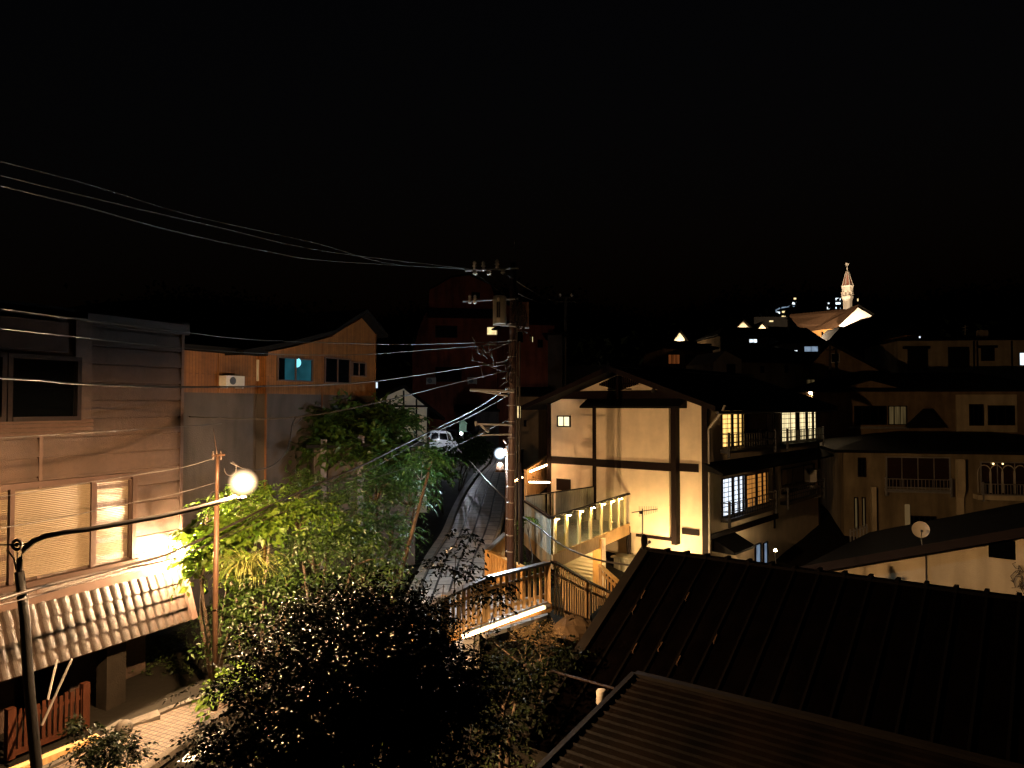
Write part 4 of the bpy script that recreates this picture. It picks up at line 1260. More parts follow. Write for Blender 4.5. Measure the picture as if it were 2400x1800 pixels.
# ------------------------------------------------------------------ glazed triangular landing in front of the gable
za, zbm = -3.52, -4.72
A3, B3, C3 = P(1231, 1170, 27.6), P(1292, 1207, 23.5), FG1.pt(FG1.U(1480), .25, 0)
A3.z = B3.z = C3.z = 0
Dk = FG1.pt(FG1.U(1400), .12, 0)
Z = lambda p, z: Vector((p.x, p.y, z))
land = thing('glazed_landing', Z(B3, -6.6), 'triangular wooden landing with glass panels lit by warm downlights', 'landing')
def wallstrip(mb, a, b, z0, z1, th=.06, off=0.0):
    d = b - a; n_ = Vector((d.y, -d.x, 0)).normalized()
    mb.para(Z(a, z0) + n_ * off, Vector((d.x, d.y, 0)), n_ * th, (0, 0, z1 - z0)); return n_
m = MB(); m.prism([Z(A3, zbm - .12), Z(B3, zbm - .12), Z(C3, zbm - .12), Z(Dk, zbm - .12)], (0, 0, .1)); m.build('floor', M['greyboard'], land)
m = MB(); wallstrip(m, A3, B3, zbm - .45, zbm - .0, .08, -.03); wallstrip(m, B3, C3, zbm - .45, zbm, .08, -.03); m.build('beam', M['fencewood'], land)
m = MB()    # left boarded wall
d = B3 - A3; L = d.length; k = int(L / .16)
for j in range(k):
    a = A3 + d * (j / k); b_ = A3 + d * ((j + .94) / k); wallstrip(m, a, b_, zbm + .002, za - .06, .035, .0 + .006 * (j % 2))
m.build('boarding', M['greyboard'], land)
m = MB()    # back wall slats
d = Dk - A3; L = d.length; k = int(L / .13)
for j in range(k):
    if 9 <= j <= 14 and j % 2: continue
    a = A3 + d * (j / k); b_ = A3 + d * ((j + .8) / k); wallstrip(m, a, b_, zbm, za + .12, .03, 0)
d = C3 - Dk
for j in range(12): wallstrip(m, Dk + d * (j / 12), Dk + d * ((j + .8) / 12), zbm, za + .1, .03, 0)
m.build('slats', M['greyboard'], land)
m = MB(); wallstrip(m, A3, B3, za - .06, za, .12, -.04); wallstrip(m, B3, C3, za - .06, za, .14, -.06); wallstrip(m, A3, Dk, za + .12, za + .16, .08, -.02); m.build('handrail', M['darkwood'], land)
d = C3 - B3; nB = Vector((d.y, -d.x, 0)).normalized(); e = d.normalized()
posts = [0.03, .155, .30, .44, .58, .71, .83, .93]
for q in posts:
    m = MB(); c = B3 + d * q; m.para(Z(c, zbm) - e * .09 - nB * .03, e * .18, nB * .08, (0, 0, za - .062 - zbm)); m.build('post', mat('cream_post_paint', (.55, .45, .25), .6, .2), land)
m = MB()
for q0, q1 in zip(posts[:-1], posts[1:]):
    a = B3 + d * q0 + e * .1; b_ = B3 + d * q1 - e * .1; wallstrip(m, a, b_, zbm + .04, za - .2, .01, .0)
gm = bpy.data.materials.new('clear_glass'); gm.use_nodes = True; tt = gm.node_tree
gl = tt.nodes.new('ShaderNodeBsdfGlossy'); gl.inputs[1].default_value = .03; trn = tt.nodes.new('ShaderNodeBsdfTransparent'); trn.inputs[0].default_value = (.85, .88, .8, 1)
mx = tt.nodes.new('ShaderNodeMixShader'); mx.inputs[0].default_value = .08
tt.links.new(trn.outputs[0], mx.inputs[1]); tt.links.new(gl.outputs[0], mx.inputs[2]); tt.links.new(mx.outputs[0], tt.nodes['Material Output'].inputs[0])
m.build('glass_panel', gm, land)
for q in posts[:-1]:
    c = B3 + d * q; m = MB(); c0 = Z(c, za - .10) + nB * .14; m.lathe(c0, [(.03, 0), (.04, .01), (.04, .02)], 10); dl = m.build('downlight', M['downlight'], land)
    m = MB(); m.lathe(c0, [(.072, .021), (.075, .022), (.075, .04), (.02, .05)], 12); m.build('shade', M['blackmetal'], dl)
for p_ in (B3 - nB * .1 + e * .3, A3 + Vector((.1, -.3, 0)), FG1.pt(FG1.U(1411), .5, 0), C3):
    m = MB(); m.box(p_.x - .08, p_.x + .08, p_.y - .08, p_.y + .08, -7.2, zbm - .12); m.build('support_post', M['darkwood'], land)
# basement wall with slatted shutter below the landing
FL = Fr((P(1300, 950, 25.6).x, 25.6), (.7716, -.636))
FL = Fr((P(1392, 950, 27.2).x, 27.2), (.7716, -.636))
t = thing('basement_room', FL.pt(-1, -1, -7.2), 'pale room with a slatted roller shutter beneath the glazed landing', 'outbuilding')
zt_ = zbm - .13
ul0 = FL.U(1262)
m = MB(); FL.box(m, ul0, .33, -.25, 0, -7.3, zt_); m.build('wall', M['plaster'], t, FL)
m = MB(); us0 = FL.U(1313); n = 17
for k in range(n):
    z0 = -7.1 + (zt_ + 7.1) * k / n; h = (zt_ + 7.1) / n
    m.prism([FL.pt(us0, 0, z0), FL.pt(us0, .085, z0 + h * .1), FL.pt(us0, .02, z0 + h * .85), FL.pt(us0, 0, z0 + h * .98)], FL.u * (-.03 - us0))
m.build('shutter', mat('cream_shutter', (.5, .42, .27), .6, .1), t, FL)
m = MB(); FL.box(m, -.02, .33, .0, .07, -7.3, zt_); m.build('corner_post', M['freshwood'], t, FL)
# flush lamp that floods the lower gable wall
lc2 = FG1.pt(FG1.U(1548, 1.5), 1.5, G(1548, 1318, 1.5)[1])
t = thing('flood_lamp', lc2, 'warm flood lamp at the foot of the gable wall, behind the black roof tip', 'lamp')
m = MB(); m.lathe(lc2, [(.09, -.05), (.12, 0), (.09, .04)], 12); m.build('lens', M['flood'], t)
m = MB(); m.lathe(lc2 - Vector((0, 0, .14)), [(.06, -.03), (.1, .03), (.11, .07)], 12); m.tube([lc2 - Vector((0, 0, .15)), Vector((lc2.x, lc2.y, -7.3))], .03, 6); m.build('stand', M['blackmetal'], t)
# weathered cabinet and little amber stair rail by the wall
q = FG1.pt(FG1.U(1437, 1.0), 1.0, 0)
t = thing('weathered_cabinet', Z(q, -7.2), 'weathered board cabinet against the floodlit foot of the white gable wall', 'cabinet')
m = MB(); z1 = P(1450, 1312, 29).z
for k in range(9): FG1.box(m, FG1.U(1437, 1.0) + k * .13, FG1.U(1437, 1.0) + k * .13 + .12, .35, 1.0 + .01 * (k % 2), -7.25, z1)
m.build('boards', M['greyboard'], t, FG1)
m = MB(); FG1.box(m, FG1.U(1437, 1.0) - .08, FG1.U(1437, 1.0) + 1.25, .3, 1.1, z1, z1 + .06); m.build('lid', M['greyboard'], t, FG1)

s0, s1 = P(1406, 1322, 24.6), P(1462, 1372, 23.4)
fence('stair_rail', [s0, s1], .85, 'short amber wooden stair rail descending beside the pale corner post', M['freshwood'], .17, .05, postw=.09, cat='railing')

# ------------------------------------------------------------------ wooden fences and footbridge
T0, T1, T2, T3 = P(960, 1440, 13.6), P(1042, 1394, 14.4), P(1137, 1351, 15.6), P(1284, 1315, 17.0)
fence('footbridge_fence', [T0, T1, T2, T3], .9, 'near slatted wooden fence with a shiny cap rail rising to its corner post', M['fencewood'], .165, .075, [T1, T2, T3], M['capmetal'], 'slatted wooden fences')
T4 = P(1440, 1392, 24.5); T4m = T3.lerp(T4, .5)
fence('stair_fence', [T3 + Vector((.12, .06, 0)), T4m, T4], 1.2, 'slatted wooden stair fence falling away to the right behind the black roof', M['fencewood'], .27, .085, [T4m, T4], M['darkwood'], 'slatted wooden fences', thick=.02)
# beam and tube light under the near fence
m = MB()
bA, bB = T2 - Vector((0, 0, 1.2)) + Vector((-.5, -.9, -.25)), T3 - Vector((0, 0, 1.2))
d = T3 - T2; bA = T2 - d * .9 - Vector((0, 0, .93)); nn = Vector((d.y, -d.x, 0)).normalized()
m.para(bA + nn * .02, (T3 - Vector((0, 0, .93))) - bA, nn * .1, (0, 0, -.17))
tag(m.build('footbridge_beam', M['freshwood'], None, base=bA), 'amber wooden edge beam under the near slatted fence, above the bright tube', 'beam')
tb0, tb1 = P(1283, 1420, 16.7), P(1085, 1492, 14.5)
t = thing('tube_light', tb1, 'bright warm tube light slanting under the near slatted fence', 'tube light')
m = MB(); m.tube([tb0.lerp(tb1, .06), tb1], .042, 8); m.build('tube', M['tube'], t)
m = MB(); m.tube([tb0 + Vector((0, 0, .07)), tb1 + Vector((0, 0, .07))], .035, 6); m.tube([tb0 + Vector((.03, 0, 0)), tb0.lerp(tb1, .05)], .07, 8); m.build('holder', M['steel'], t)
# deck of the landing between the fences
zd = T3.z - 1.2
m = MB()
dk = [Z(T2, T2.z - 1.3), Z(T3, zd - .1), Vector((.95, 21.2, -5.6)), Vector((-.85, 22.2, -5.62)), Vector((-1.1, 18.5, -5.3))]
m.prism([Z(p_, p_.z) for p_ in dk], (0, 0, .08))
tag(m.build('footpath', M['slabs'], None), kind='structure')
# lane side fences
R1_, R2_ = P(1141, 1288, 22.3), P(1183, 1248, 25.5)
fence('lane_fence', [R1_, R2_], 1.05, 'amber fence with a grey cap rail between the lane and the utility pole', M['freshwood'], .16, .09, cap=M['steel'], group='slatted wooden fences')
R3_ = P(1226, 1326, 20.6)
fence('landing_fence', [R1_ + Vector((.08, -.05, -.02)), R3_], .95, 'amber boarded fence running right from the lane post to the fern bush', M['freshwood'], .17, .13, [R3_], M['freshwood'], 'slatted wooden fences')
# boards right of the pole climbing the lane, with tube lights
for k, (a, b, lab) in enumerate(((P(1232, 1100, 31), P(1290, 1062, 37), 'dark board fence climbing between utility pole and inn, the nearer lit one'), (P(1205, 1062, 44), P(1226, 1052, 52), 'dark board fence farther up the lane behind the white lamp'))):
    fence('lane_boards', [a, b], 1.5, lab, M['darkwood'] if k else M['fencewood'], .2, .18, group='board fences up the lane')
for k, (a, b, lab) in enumerate(((P(1243, 1105, 30.8), P(1289, 1087, 33.5), 'long lit tube light on the board fence left of the inn'), (P(1207, 1127, 28), P(1223, 1119, 29.5), 'short lit tube light between utility pole and dark timber post'), (P(1240, 1130, 30), P(1288, 1131, 31), 'level dim lit tube light low beside the left wall of the inn'))):
    t = thing('tube_light', a, lab, 'tube light', 'tube lights up the lane')
    m = MB(); m.tube([a, b], .04 if k < 2 else .025, 8); m.build('tube', M['tube_lane'], t)
    m = MB(); m.tube([a + Vector((0, .06, .05)), b + Vector((0, .06, .05))], .03, 6); m.build('holder', M['blackmetal'], t)

# ------------------------------------------------------------------ black roof in the foreground and the lower ribbed roof
K0 = P(1520, 1291, 15.3)
FK = Fr((K0.x, K0.y), (.7926, -.6097))
zk = K0.z
Lr, drop = 3.4, .56
t = thing('black_roofed_house', FK.pt(4, -3, -7.3), 'foreground house with a broad black batten roof filling the lower right', 'house')
m = MB()
q = [FK.pt(-.0, 0, zk), FK.pt(14, 0, zk), FK.pt(14, 8.5, zk - 8.5 * drop), FK.pt(-.0 - .0, Lr, zk - Lr * drop)]
m.prism([FK.pt(0, 0, zk), FK.pt(14, 0, zk), FK.pt(14, 4.2, zk - 4.2 * drop), FK.pt(0, 4.2, zk - 4.2 * drop)], (0, 0, -.1))
m.prism([FK.pt(0, -.002, zk), FK.pt(14, -.002, zk), FK.pt(14, -4.2, zk - 4.2 * drop), FK.pt(0, -4.2, zk - 4.2 * drop)], (0, 0, -.1))
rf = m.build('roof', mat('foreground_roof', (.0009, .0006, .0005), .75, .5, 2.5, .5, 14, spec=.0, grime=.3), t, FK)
m = MB()
for k in range(1, 34):
    u = k * .42; m.para(FK.pt(u - .02, 0, zk + .002), FK.u * .04, FK.n * 4.2 + Vector((0, 0, -4.2 * drop)), (0, 0, .045))
    m.para(FK.pt(u - .03, -.1, zk + .01), FK.u * .06, FK.n * .2, (0, 0, .085))
m.para(FK.pt(-.01, -.09, zk + .0), FK.u * 14, FK.n * .18, (0, 0, .05))
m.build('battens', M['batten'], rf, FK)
m = MB(); m.para(FK.pt(-.16, 0, zk + .01), FK.u * .2, FK.n * 4.2 + Vector((0, 0, -4.2 * drop)), (0, 0, .07)); m.para(FK.pt(-.18, 0, zk - .16), FK.u * .05, FK.n * 4.2 + Vector((0, 0, -4.2 * drop)), (0, 0, .17)); m.build('verge', mat('verge_metal', (.010, .008, .0065), .5, .3, 3, metal=.3), rf, FK)
m = MB(); FK.box(m, .35, 13.5, -3.6, 3.6, -7.3, zk - 3.6 * drop - .14); m.build('wall', M['siding'], t, FK)
m = MB(); m.tube([P(1290, 1572, 12.3), P(1440, 1614, 11.3)], .022, 8); m.build('gutter', M['darkwood'], t)
rs = random.Random(3)
for k in range(7):
    m = MB(); u = (1 + k * 2 % 5) * .42 + .03; s_ = rs.uniform(.9, 3.0); m.para(FK.pt(u, s_, zk - s_ * drop + .004), FK.u * .02, FK.n * .16 + Vector((0, 0, -.16 * drop)), (0, 0, .05)); m.build('roof_clip', M['brownpole'], rf, FK)
K2 = P(1487, 1583, 10.0)
FK2 = Fr((K2.x, K2.y), (.7926, -.6097))
z2 = K2.z; dr2 = .19
ev = FK2.hit(1277, 1775)
t = thing('ribbed_roof_annex', FK2.pt(2, 0, -7.3), 'low annex with a brown ribbed metal roof, right of the dark glossy tree', 'annex')
m = MB(); m.prism([FK2.pt(0, 0, z2), FK2.pt(6.5, 0, z2), FK2.pt(6.5, 4.2, z2 - 4.2 * dr2), FK2.pt(0, 4.2, z2 - 4.2 * dr2)], (0, 0, -.06))
rf = m.build('roof', mat('brown_ribbed_metal', (.0036, .0021, .0013), .55, .8, .8, .3, 20, metal=.0, spec=.04, grime=.6), t, FK2)
m = MB()
for k in range(30):
    s_ = .06 + k * .14
    m.prism([FK2.pt(.02, s_, z2 - s_ * dr2 + .001), FK2.pt(.02, s_ + .015, z2 - s_ * dr2 + .014), FK2.pt(.02, s_ + .04, z2 - (s_ + .04) * dr2 + .001)], FK2.u * 6.4)
m.build('ribs', MATS['brown_ribbed_metal'], rf, FK2)
m = MB(); m.para(FK2.pt(-.05, 0, z2 - .02), FK2.u * .07, FK2.n * 4.2 + Vector((0, 0, -4.2 * dr2)), (0, 0, .06)); m.para(FK2.pt(0, -.09, z2 - .02), FK2.u * 6.4, FK2.n * .12, (0, 0, .06)); m.build('flashing', MATS['verge_metal'], rf, FK2)
for k in range(3):
    s_, u = 2.05, .45 + k * .62
    m = MB(); c = FK2.pt(u, s_, z2 - s_ * dr2 + .03); m.box(c.x - .02, c.x + .02, c.y - .02, c.y + .02, c.z, c.z + .09)
    if k < 2: m.tube([c + Vector((0, 0, .05)), c + FK2.u * .62 + Vector((0, 0, .05))], .01, 6)
    m.build('snow_guard', M['brownpole'], rf, FK2)
m = MB(); FK2.box(m, .3, 6.2, .4, 3.9, -7.3, z2 - 4.0 * dr2 - .1); m.build('wall', M['siding'], t, FK2)
q = P(1410, 1632, 11.2)
m = MB(); m.lathe(q, [(.07, -.12), (.08, -.1), (.08, .08), (.06, .1)], 12)
tag(m.build('vent_cap', M['offwhite'], None, smooth=True, base=q - Vector((0, 0, .12))), 'small pale round vent cap tucked between the black roof and the ribbed roof', 'vent')

# aerials on the black roof ridge
q = P(1506, 1300, 15.6)
t = thing('tv_aerial', q, 'thin television aerial mast with toothed boom at the left end of the black roof', 'aerial')
m = MB(); m.tube([q, P(1506, 1192, 15.6)], .014, 6); m.build('mast', M['blackmetal'], t)
m = MB(); a_, b_ = P(1481, 1201, 15.4), P(1541, 1193, 15.9); m.tube([a_, b_], .010, 6)
for k in range(11):
    c = a_.lerp(b_, .28 + k * .07); hh = .11 - .005 * k; m.tube([c + Vector((.0, .0, -hh)), c + Vector((0, 0, hh))], .0045, 4)
m.sphere(P(1502, 1201, 15.6), .04, 8); m.build('boom', M['blackmetal'], t)
q = P(1512, 1300, 15.0)
def dish(q0, c, r, nrm, label, mt):
    t = thing('satellite_dish', q0, label, 'satellite dish')
    nrm = Vector(nrm).normalized(); a = nrm.cross(Vector((0, 0, 1))).normalized(); b = a.cross(nrm)
    m = MB(); n = 24; rings = [(1.0, .0), (.75, -.3), (.4, -.52), (.05, -.6)]
    i = 0
    for (k, dz) in rings:
        for j in range(n):
            th = 2 * math.pi * j / n; m.v.append(c + (a * math.cos(th) + b * math.sin(th)) * r * k + nrm * (r * dz * .35))
    for k in range(3):
        for j in range(n):
            jn = (j + 1) % n; m.f.append((k * n + j, k * n + jn, (k + 1) * n + jn, (k + 1) * n + j)); m.m.append(0)
    m.f.append(tuple(3 * n + j for j in range(n))); m.m.append(0)
    m.build('dish_or_shield', mt, t, smooth=True)
    m = MB(); m.tube([q0, c - nrm * r * .35 + Vector((0, 0, -r * .3)), c - nrm * r * .3], .018, 6); m.build('mast', M['blackmetal'], t)
    m = MB(); f = c + nrm * r * .85 + Vector((0, 0, -r * .15)); m.tube([c - b * r * .95, f], .01, 5); m.sphere(f, .035, 8); m.build('feed_arm', M['blackmetal'], t)
dish(P(1507, 1302, 15.4), P(1510, 1268, 15.2), .14, (.75, -.6, .12), 'pale satellite dish on the toothed aerial mast at the tip of the black roof', M['dish'])

# ------------------------------------------------------------------ cream gable wall house on the right
FR = Fr((P(1942, 950, 20.5).x, 20.5), (.7716, -.636))
HR = FR.hit
t = thing('cream_wall_house', FR.pt(3, -2, -7.5), 'house with a plain cream gable wall and dark sloping roof at the right edge', 'house')
a0, a1 = HR(1942, 1329), HR(2400, 1250)
sl = (a1[1] - a0[1]) / (a1[0] - a0[0]); U1 = a1[0] + 2.2
m = MB(); m.prism([FR.pt(0, 0, -7.5), FR.pt(U1, 0, -7.5), FR.pt(U1, 0, a0[1] + sl * U1), FR.pt(0, 0, a0[1])], FR.n * -7); m.build('wall', M['dimcream'], t, FR)
m = MB(); m.prism([FR.pt(-.8, .28, a0[1] - sl * .8 + .02), FR.pt(U1 + .3, .28, a0[1] + sl * (U1 + .3) + .02), FR.pt(U1 + .3, .28, a0[1] + sl * (U1 + .3) + .16), FR.pt(-.8, .28, a0[1] - sl * .8 + .16)], FR.n * -7.6)
rf = m.build('roof', M['darkroof'], t, FR)
m = MB(); m.prism([FR.pt(-.85, .285, a0[1] - sl * .85 - .03), FR.pt(U1 + .3, .285, a0[1] + sl * (U1 + .3) - .03), FR.pt(U1 + .3, .285, a0[1] + sl * (U1 + .3) + .2), FR.pt(-.85, .285, a0[1] - sl * .85 + .2)], FR.n * .04); m.build('bargeboard', M['darkwood'], rf, FR)
m = MB(); uu = FR.U(2165); m.tube([FR.pt(uu, .03, HR(2165, 1285)[1]), FR.pt(uu, .03, -7.4)], .016, 6); m.build('cable_duct', M['blackmetal'], t)
m = MB(); r = FR.rect(2317, 1262, 2382, 1312, .0); FR.box(m, r[0], r[1], .0, .06, r[2], r[3]); m.build('window', M['glassdark'], t, FR)
m = MB(); FR.box(m, r[1] + .0, r[1] + .2, 0, .1, r[2] - .1, r[3] + .1); m.build('pilaster', M['plaster_dull'], t, FR)
q0 = FR.pt(FR.U(2158, .2), .2, HR(2158, 1283, .2)[1])
dish(q0, P(2158, 1241, q0.y - .05), .205, (-.35, -.93, .12), 'round satellite dish standing on the roof edge above the cream wall on the right', M['dish'])
# dry vine on the wall
t = thing('wall_vine', FR.pt(FR.U(2388), .05, -7.3), 'leafless dark vine looping on the cream wall at the right edge', 'vine')
m = MB(); rs = random.Random(4)
for k in range(16):
    x, y = 2385 + rs.uniform(-6, 12), 1320 + rs.uniform(-10, 70); pts = []
    for j in range(6):
        pts.append(FR.pt(*(lambda h: (h[0], .06, h[1]))(HR(x, y)))); x += rs.uniform(-9, 9); y += rs.uniform(-4, 14)
    m.tube(pts, .009, 5)
m.build('stem', M['bark'], t)

# ------------------------------------------------------------------ rows of houses on the right
FX = Fr((P(2150, 950, 36).x, 36), (1, -.22))
HX = FX.hit
z1 = HX(2150, 1062)[1]
W2 = [(2076, 1070, 2228, 1146, mat('dim_amber_glass', (.025, .012, .008), .2, .3, spec=.6), 4, 1, M['steel']),
      (2297, 1082, 2420, 1165, MATS['dim_amber_glass'] if 'dim_amber_glass' in MATS else M['win_dim'], 3, 1, M['steel']), (2010, 1072, 2030, 1118, M['glassdark'], 2, 1), (2001, 1165, 2012, 1240, M['win_dim'], 1, 1), (2020, 1165, 2029, 1235, M['win_dim'], 1, 1),
      (2128, 1208, 2195, 1250, M['glassdark'], 5, 1)]
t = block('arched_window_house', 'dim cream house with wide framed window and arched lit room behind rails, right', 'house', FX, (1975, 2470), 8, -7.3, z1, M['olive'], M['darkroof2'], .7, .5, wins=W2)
m = MB()
r = FX.rect(2239, 1076, 2258, 1206, 0)
m.prism([FX.pt(r[0], 0, r[3]), FX.pt(r[0], .35, r[3]), FX.pt(r[0], .35, r[2] + 1.2), FX.pt(r[0], .12, r[2] + .8), FX.pt(r[0], .12, r[2]), FX.pt(r[0], 0, r[2])], FX.u * (r[1] - r[0])); m.build('pilaster', M['plaster_dull'], t, FX)
m = MB(); r = FX.rect(2292, 1160, 2480, 1176, .6); FX.box(m, r[0], r[1], 0, .6, r[2], r[3]); m.build('balcony_floor', M['plaster_dull'], t, FX)
railing(FX, t, FX.U(2300, .55), FX.U(2470, .55), r[3] + .02, HX(2300, 1134, .55)[1], .3, .55, M['steel'], .13, (.0, 1.0), t=.03)
r = FX.rect(2076, 1122, 2230, 1150, .3); railing(FX, t, r[0], r[1], r[2], r[3], 0, .3, M['steel'], .16, (.0, 1.0), t=.025)
m = MB()
for k in range(4):
    c = FX.U(2302 + k * 28); zc_ = HX(2300, 1085)[1]; rad = .28
    pts = [FX.pt(c + rad * math.cos(a_), .11, zc_ - .45 + rad * 1.3 * math.sin(a_)) for a_ in [math.pi * j / 8 for j in range(9)]]
    m.tube([FX.pt(c + rad, .11, zc_ - 1.4)] + pts + [FX.pt(c - rad, .11, zc_ - 1.4)], .022, 5)
m.build('arched_frame', M['dish'], t)
m = MB()
for k in range(3):
    c = P(2328 + k * 22, 1087, 35.2); m.sphere(c, .045, 8)
m.build('ceiling_spot', glow('room_spot_light', (1, .7, .3), 3.5), t)
m = MB(); r = FX.rect(2121, 1182, 2132, 1232, .05); FX.box(m, r[0], r[1], .0, .15, r[2], r[3]); m.build('gate_post', glow('faint_post_glow', (.8, .5, .2), .12), t, FX)  # post glows by itself; the light on it is put into emission
m = MB(); uu = FX.U(2037); FX.box(m, uu, uu + .2, 0, .3, -7, HX(2037, 1140)[1]); m.build('corner_post', M['plaster_dull'], t, FX)
# small lattice gate left of it
m = MB(); a_ = P(1994, 1270, 33); b_ = P(2032, 1258, 33)
for k in range(6):
    c = a_.lerp(b_, k / 5); m.box(c.x - .03, c.x + .03, c.y, c.y + .04, c.z, c.z + .55)
m.para(a_ + Vector((0, .05, .4)), b_ - a_, (0, .03, 0), (0, 0, .04))
tag(m.build('lattice_gate', M['steel'], None, base=a_), 'small pale upright lattice gate in the dark yard left of the round dish', 'gate')

FY = Fr((P(2150, 950, 44).x, 44), (1, -.12))
HY = FY.hit
W3 = [(2001, 951, 2078, 996, M['glassdark'], 4, 1), (2081, 951, 2126, 996, M['win_dim'], 3, 1), (2271, 947, 2305, 998, M['glassdark'], 2, 1), (2315, 950, 2378, 997, M['glassdark'], 4, 1)]
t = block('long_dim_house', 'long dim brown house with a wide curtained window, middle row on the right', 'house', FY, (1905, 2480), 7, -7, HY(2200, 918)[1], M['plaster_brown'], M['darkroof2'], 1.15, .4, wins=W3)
m = MB(); m.prism([FY.pt(*(lambda h: (h[0], .02, h[1]))(HY(*q))) for q in ((1905, 1000), (2002, 1000), (2002, 945), (2040, 893), (1905, 926))], FY.n * -3)
m.prism([FY.pt(*(lambda h: (h[0], .03, h[1]))(HY(*q))) for q in ((2003, 948), (2041, 892), (2148, 920), (2148, 948))], FY.n * -3)
m.build('gable_wall', M['plaster_brown'], t, FY)
m = MB(); r = FY.rect(2239, 925, 2382, 1005, 0); FY.box(m, r[0], r[1], 0, .12, r[2] - .2, r[3]); m.build('bay', M['plaster_dull'], t, FY)
for w in ((2271, 947, 2305, 998), (2315, 950, 2378, 997)):
    window(FY, t, FY.rect(*w, .14), M['glassdark'], M['darkwood'], .125, nu=3, fw=.05)
m = MB(); m.box(*[0, 0, 0, 0, 0, 0]) if False else None
r = FY.rect(1990, 1000, 2130, 1002, .4); FY.box(m, r[0], r[1], .0, .4, r[2] - .08, r[3]); m.build('ledge', M['steel'], t, FY)
m = MB(); m.prism([FY.pt(*(lambda h: (h[0], .8, h[1]))(HY(*q, .8))) for q in ((2130, 1003), (2178, 958), (2215, 1003))], FY.n * -.8); m.build('dormer', M['darkroof2'], t, FY)

FZ = Fr((P(2250, 950, 58).x, 58), (1, -.10))
HZ = FZ.hit
zt_ = HZ(2200, 797)[1]
W4 = [(2127, 818, 2175, 867, M['glassdark'], 3, 2), (2222, 813, 2272, 860, M['glassdark'], 3, 2), (2299, 816, 2331, 846, M['glassdark'], 2, 1), (2388, 826, 2420, 857, M['win_white'], 2, 1)]
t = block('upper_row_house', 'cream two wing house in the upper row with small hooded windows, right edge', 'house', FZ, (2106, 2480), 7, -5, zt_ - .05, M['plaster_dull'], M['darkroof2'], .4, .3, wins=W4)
m = MB()
for px in (2284, 2292, 2373):
    uu = FZ.U(px); m.tube([FZ.pt(uu, .06, zt_ - .1), FZ.pt(uu, .06, HZ(px, 868)[1])], .06, 6)
m.build('downpipe', M['darkwood'], t)
m = MB(); r = FZ.rect(2294, 811, 2338, 815, .35); FZ.box(m, r[0], r[1], 0, .4, r[2], r[3] + .05); r = FZ.rect(2120, 813, 2180, 817, .35); FZ.box(m, r[0], r[1], 0, .4, r[2], r[3] + .05); m.build('window_hood', M['darkwood'], t, FZ)
FZ2 = Fr((P(2150, 950, 66).x, 66), (1, -.1)); H2 = FZ2.hit
t = block('lit_gable_house', 'small house with an orange lit gable peeping above the upper row roofs, right', 'house', FZ2, (2125, 2170), 5, -3, H2(2150, 785)[1], M['ochre'], M['darkroof'], .9, .4, rooft='gable_front', wins=[(2152, 787, 2159, 794, M['win_white'], 1, 1)])
m = MB(); q = P(2308, 790, 62); m.box(q.x - .4, q.x + .3, q.y, q.y + .5, q.z - 1, q.z + .6)
tag(m.build('chimney', M['plaster_dull'], None, base=q - Vector((0, 0, 1))), 'square cream chimney above the upper row house on the right', 'chimney')

# middle distance houses between inn roof and church
FM = Fr((P(1700, 950, 56).x, 56), (1, .18)); HM = FM.hit
t = block('cream_courtyard_house', 'long dim cream house with small dark windows just behind the inn roof', 'house', FM, (1738, 1955), 7, -4, HM(1800, 850)[1], M['plaster_dull'], M['darkroof2'], 1.3, .3, wins=[(1782, 858, 1791, 874, M['glassdark'], 1, 1), (1839, 857, 1846, 874, M['glassdark'], 1, 1)])
m = MB(); m.prism([FM.pt(*(lambda h: (h[0], .6, h[1]))(HM(*q, .6))) for q in ((1672, 940), (1738, 940), (1738, 842), (1700, 822), (1672, 850))], FM.n * -5); m.build('gable_wall', M['plaster'], t, FM)
window(FM, t, FM.rect(1703, 853, 1723, 880, .62), M['glassdark'], M['darkwood'], .605, nu=2, fw=.06, label='hooded window on the paler end wall')
FM2 = Fr((P(1600, 950, 62).x, 62), (1, .1)); 
block('curtain_window_house', 'dark low house with red curtained and orange lit windows left behind the inn ridge', 'house', FM2, (1555, 1672), 6, -3, P(1600, 818, 62).z, M['plaster_brown'], M['darkroof2'], .8, wins=[(1565, 830, 1594, 854, M['win_red'], 3, 1), (1606, 832, 1630, 852, M['glassdark'], 3, 1), (1645, 838, 1668, 861, M['shoji_orange'], 3, 1)])
FM3 = Fr((P(1750, 950, 78).x, 78), (1, .1))
block('pale_window_house', 'dark wide house with one cold white lit window below two glowing gables', 'house', FM3, (1690, 1835), 7, -1, P(1750, 788, 78).z, M['plaster_brown'], M['darkroof2'], 1.2, wins=[(1755, 794, 1775, 804, M['win_white'], 2, 1)])
FM4 = Fr((P(1880, 950, 74).x, 74), (1, -.1))
block('blue_wall_house', 'low house with a pale blue lit wall panel under the church', 'house', FM4, (1833, 1925), 5, -1.5, P(1880, 803, 74).z, M['plaster_dull'], M['darkroof'], .6, rooft='gable_side', wins=[(1884, 811, 1918, 825, M['win_blue'], 2, 1), (1861, 820, 1870, 829, M['win_white'], 2, 1)])  # blue wall panel built as a glowing pane, its light is emission
FM5 = Fr((P(1960, 950, 52).x, 52), (1, -.35)); H5 = FM5.hit
t = thing('sloped_roof_house', FM5.pt(0, -3, -5), 'dim brown house rising to a peak, right of the thin pole below the church', 'house')
m = MB(); m.prism([FM5.pt(*(lambda h: (h[0], 0, h[1]))(H5(*q))) for q in ((1905, 930), (2070, 930), (2060, 868), (1945, 808), (1905, 850))], FM5.n * -5); m.build('wall', M['plaster_brown'], t, FM5)
